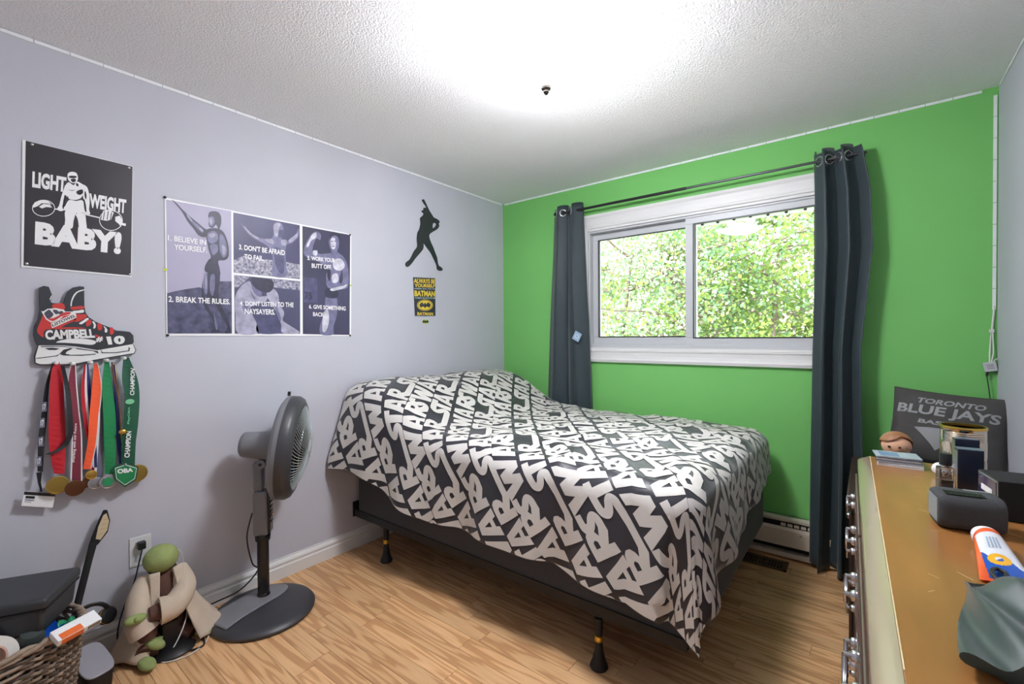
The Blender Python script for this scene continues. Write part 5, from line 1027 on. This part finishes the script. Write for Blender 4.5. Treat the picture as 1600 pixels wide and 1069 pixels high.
MB().tube(spl([(2.80, -1.54, DZ+.006), (2.84, -1.56, DZ+.004), (2.90, -1.55, DZ+.004), (2.93, -1.50, DZ+.004)], 5, False), .0025, 6).build('wire', M_white, t)
# rounded speaker
sp = thing('portable_speaker', 'rounded dark grey portable speaker lying on the dresser', 'speaker', (2.69, -1.66, DZ))
Ms = rotz(math.radians(8), (2.672, -1.65, DZ)) @ Matrix.Diagonal((.82, .92, .92, 1)); M_spk = mat('speaker fabric', (62, 64, 66), .75, bump=.5, bscale=900)
def rrx(w_, h_, r, n=6): return [(sx*(w_-r)+r*math.cos(a), sz*(h_-r)+r*math.sin(a)) for sx, sz, a0 in ((1, 1, 0), (-1, 1, PI/2), (-1, -1, PI), (1, -1, 3*PI/2)) for a in (a0+PI/2*k/n for k in range(n+1))]
b = MB(); prv = None
for k, (x, s_) in enumerate(((-.068, .80), (-.066, .90), (-.058, .97), (-.045, 1), (.045, 1), (.058, .97), (.066, .9), (.068, .8))):
    b.v += [Ms @ Vector((x, p[0]*s_, .043+p[1]*s_)) for p in rrx(.050, .042, .026)]
n = 28
b.f = [(j*n+i, j*n+(i+1) % n, (j+1)*n+(i+1) % n, (j+1)*n+i) for j in range(7) for i in range(n)]+[tuple(range(n-1, -1, -1)), tuple(7*n+i for i in range(n))]; b.m = [0]*len(b.f)
b.build('fabric_wrap', M_spk, sp, smooth=50)
MB().box(-.0688, -.0672, -.036, .036, .014, .072, M=Ms).build('end_cap', mat('grey rubber', (128, 136, 138), .5), sp, bevel=.0007)
for k in range(3): MB().box(-.05, .03, -.034+k*.012, -.028+k*.012, .0852, .0862, M=Ms).build('top_slot', M_blk, sp)
MB().box(.0, .05, .012, .024, .0852, .0862, M=Ms).build('button_bar', M_fg, sp)
# toothpaste-like tube
tb = thing('cream_tube', 'white, orange and blue cream tube lying on the dresser', 'tube', (2.69, -1.86, DZ)); p0, p1 = Vector((2.688, -1.775, DZ+.020)), Vector((2.69, -1.945, DZ+.004))
M_tw, M_to, M_tbl = mat('tube white', (224, 228, 232), .3), mat('tube orange', (232, 92, 36), .35), mat('tube blue', (24, 84, 178), .3)
M_ty = mat('tube yellow', (240, 180, 40), .35)
def tubef(u, v): a = 2*PI*u; c = p0.lerp(p1, v); w_ = .021+.016*v; h_ = .0195*(1-v)**.8+.0022; return Vector((c.x+w_*math.cos(a), c.y+.006*math.cos(a), DZ+.0015+h_+h_*math.sin(a)))
b = MB(); b.sheet(160, 110, tubef, wrap=True)
b.m = []
for j in range(110):
    for i in range(160):
        u, v = (i+.5)/160, (j+.5)/110; x = math.cos(2*PI*u)
        mi = 0
        if v < .08 or x < -.97+.35*v or v > .965: mi = 1
        elif v > .62+.10*x*1.0-.05*math.sin(x*6): mi = 2 if x > -.75 else 1
        if v > .52 and v < .74 and abs(math.hypot((v-.63)*5, x+.05)-.35) < .16: mi = 3
        b.m.append(mi)
b.build('tube_body', [M_tw, M_to, M_tbl, M_ty], tb, smooth=60)
Mc2 = frame_to(p0, (p0-p1), (0, 0, 1)); MB().lathe([(0, 0), (.0215, -.002), (.0225, .006), (.0215, .022), (.019, .026), (0, .027)], 28, Mc2, sx=.9).build('cap', M_prW, tb, smooth=40)
for k in range(4):
    zt = lambda x, v: tubef(math.acos(max(-1, min(1, x)))/(2*PI), v)+Vector((0, 0, .0006))
    MB().add([zt(-.35+.18*k, .2), zt(-.25+.18*k, .2), zt(-.25+.18*k, .42), zt(-.35+.18*k, .42)], [(0, 1, 2, 3)]).build('printed_line', mat('print grey blue', (150, 166, 186), .4), tb, fixn=False)
# drawstring pouch
pc = thing('drawstring_pouch', 'dark green drawstring pouch at the near end of the dresser', 'pouch', (2.68, -2.13, DZ)); M_pc = mat('dark green nylon', (54, 70, 66), .42, var=.15, vscale=20, sheen=.3)
def pouch(u, v):
    a = 2*PI*u; c = Vector((2.676, -1.985, 0)).lerp(Vector((2.655, -2.27, 0)), v); w_ = (.010+.045*min(1, v/.25)**.7)*(1+.16*math.sin(3*a+5*v)); h_ = (.010+.018*min(1, v/.3))*(1-.35*v)*(1+.3*math.sin(4*a+9*v))
    return Vector((c.x+w_*math.cos(a), c.y+.01*math.sin(2*a), max(DZ+.001, DZ+.002+h_+h_*math.sin(a))))
b = MB(); b.sheet(48, 36, pouch, wrap=True); b.f.append(tuple(range(48))); b.f.append(tuple(36*48+i for i in range(48))); b.m += [0, 0]; b.build('pouch_cloth', M_pc, pc, smooth=70)
MB().tube(spl([(2.676, -1.99, DZ+.016), (2.668, -1.955, DZ+.022), (2.676, -1.925, DZ+.02), (2.688, -1.93, DZ+.018), (2.684, -1.96, DZ+.02), (2.679, -1.99, DZ+.016)], 6, False), .0035, 7).build('drawstring', M_blk, pc, smooth=60)
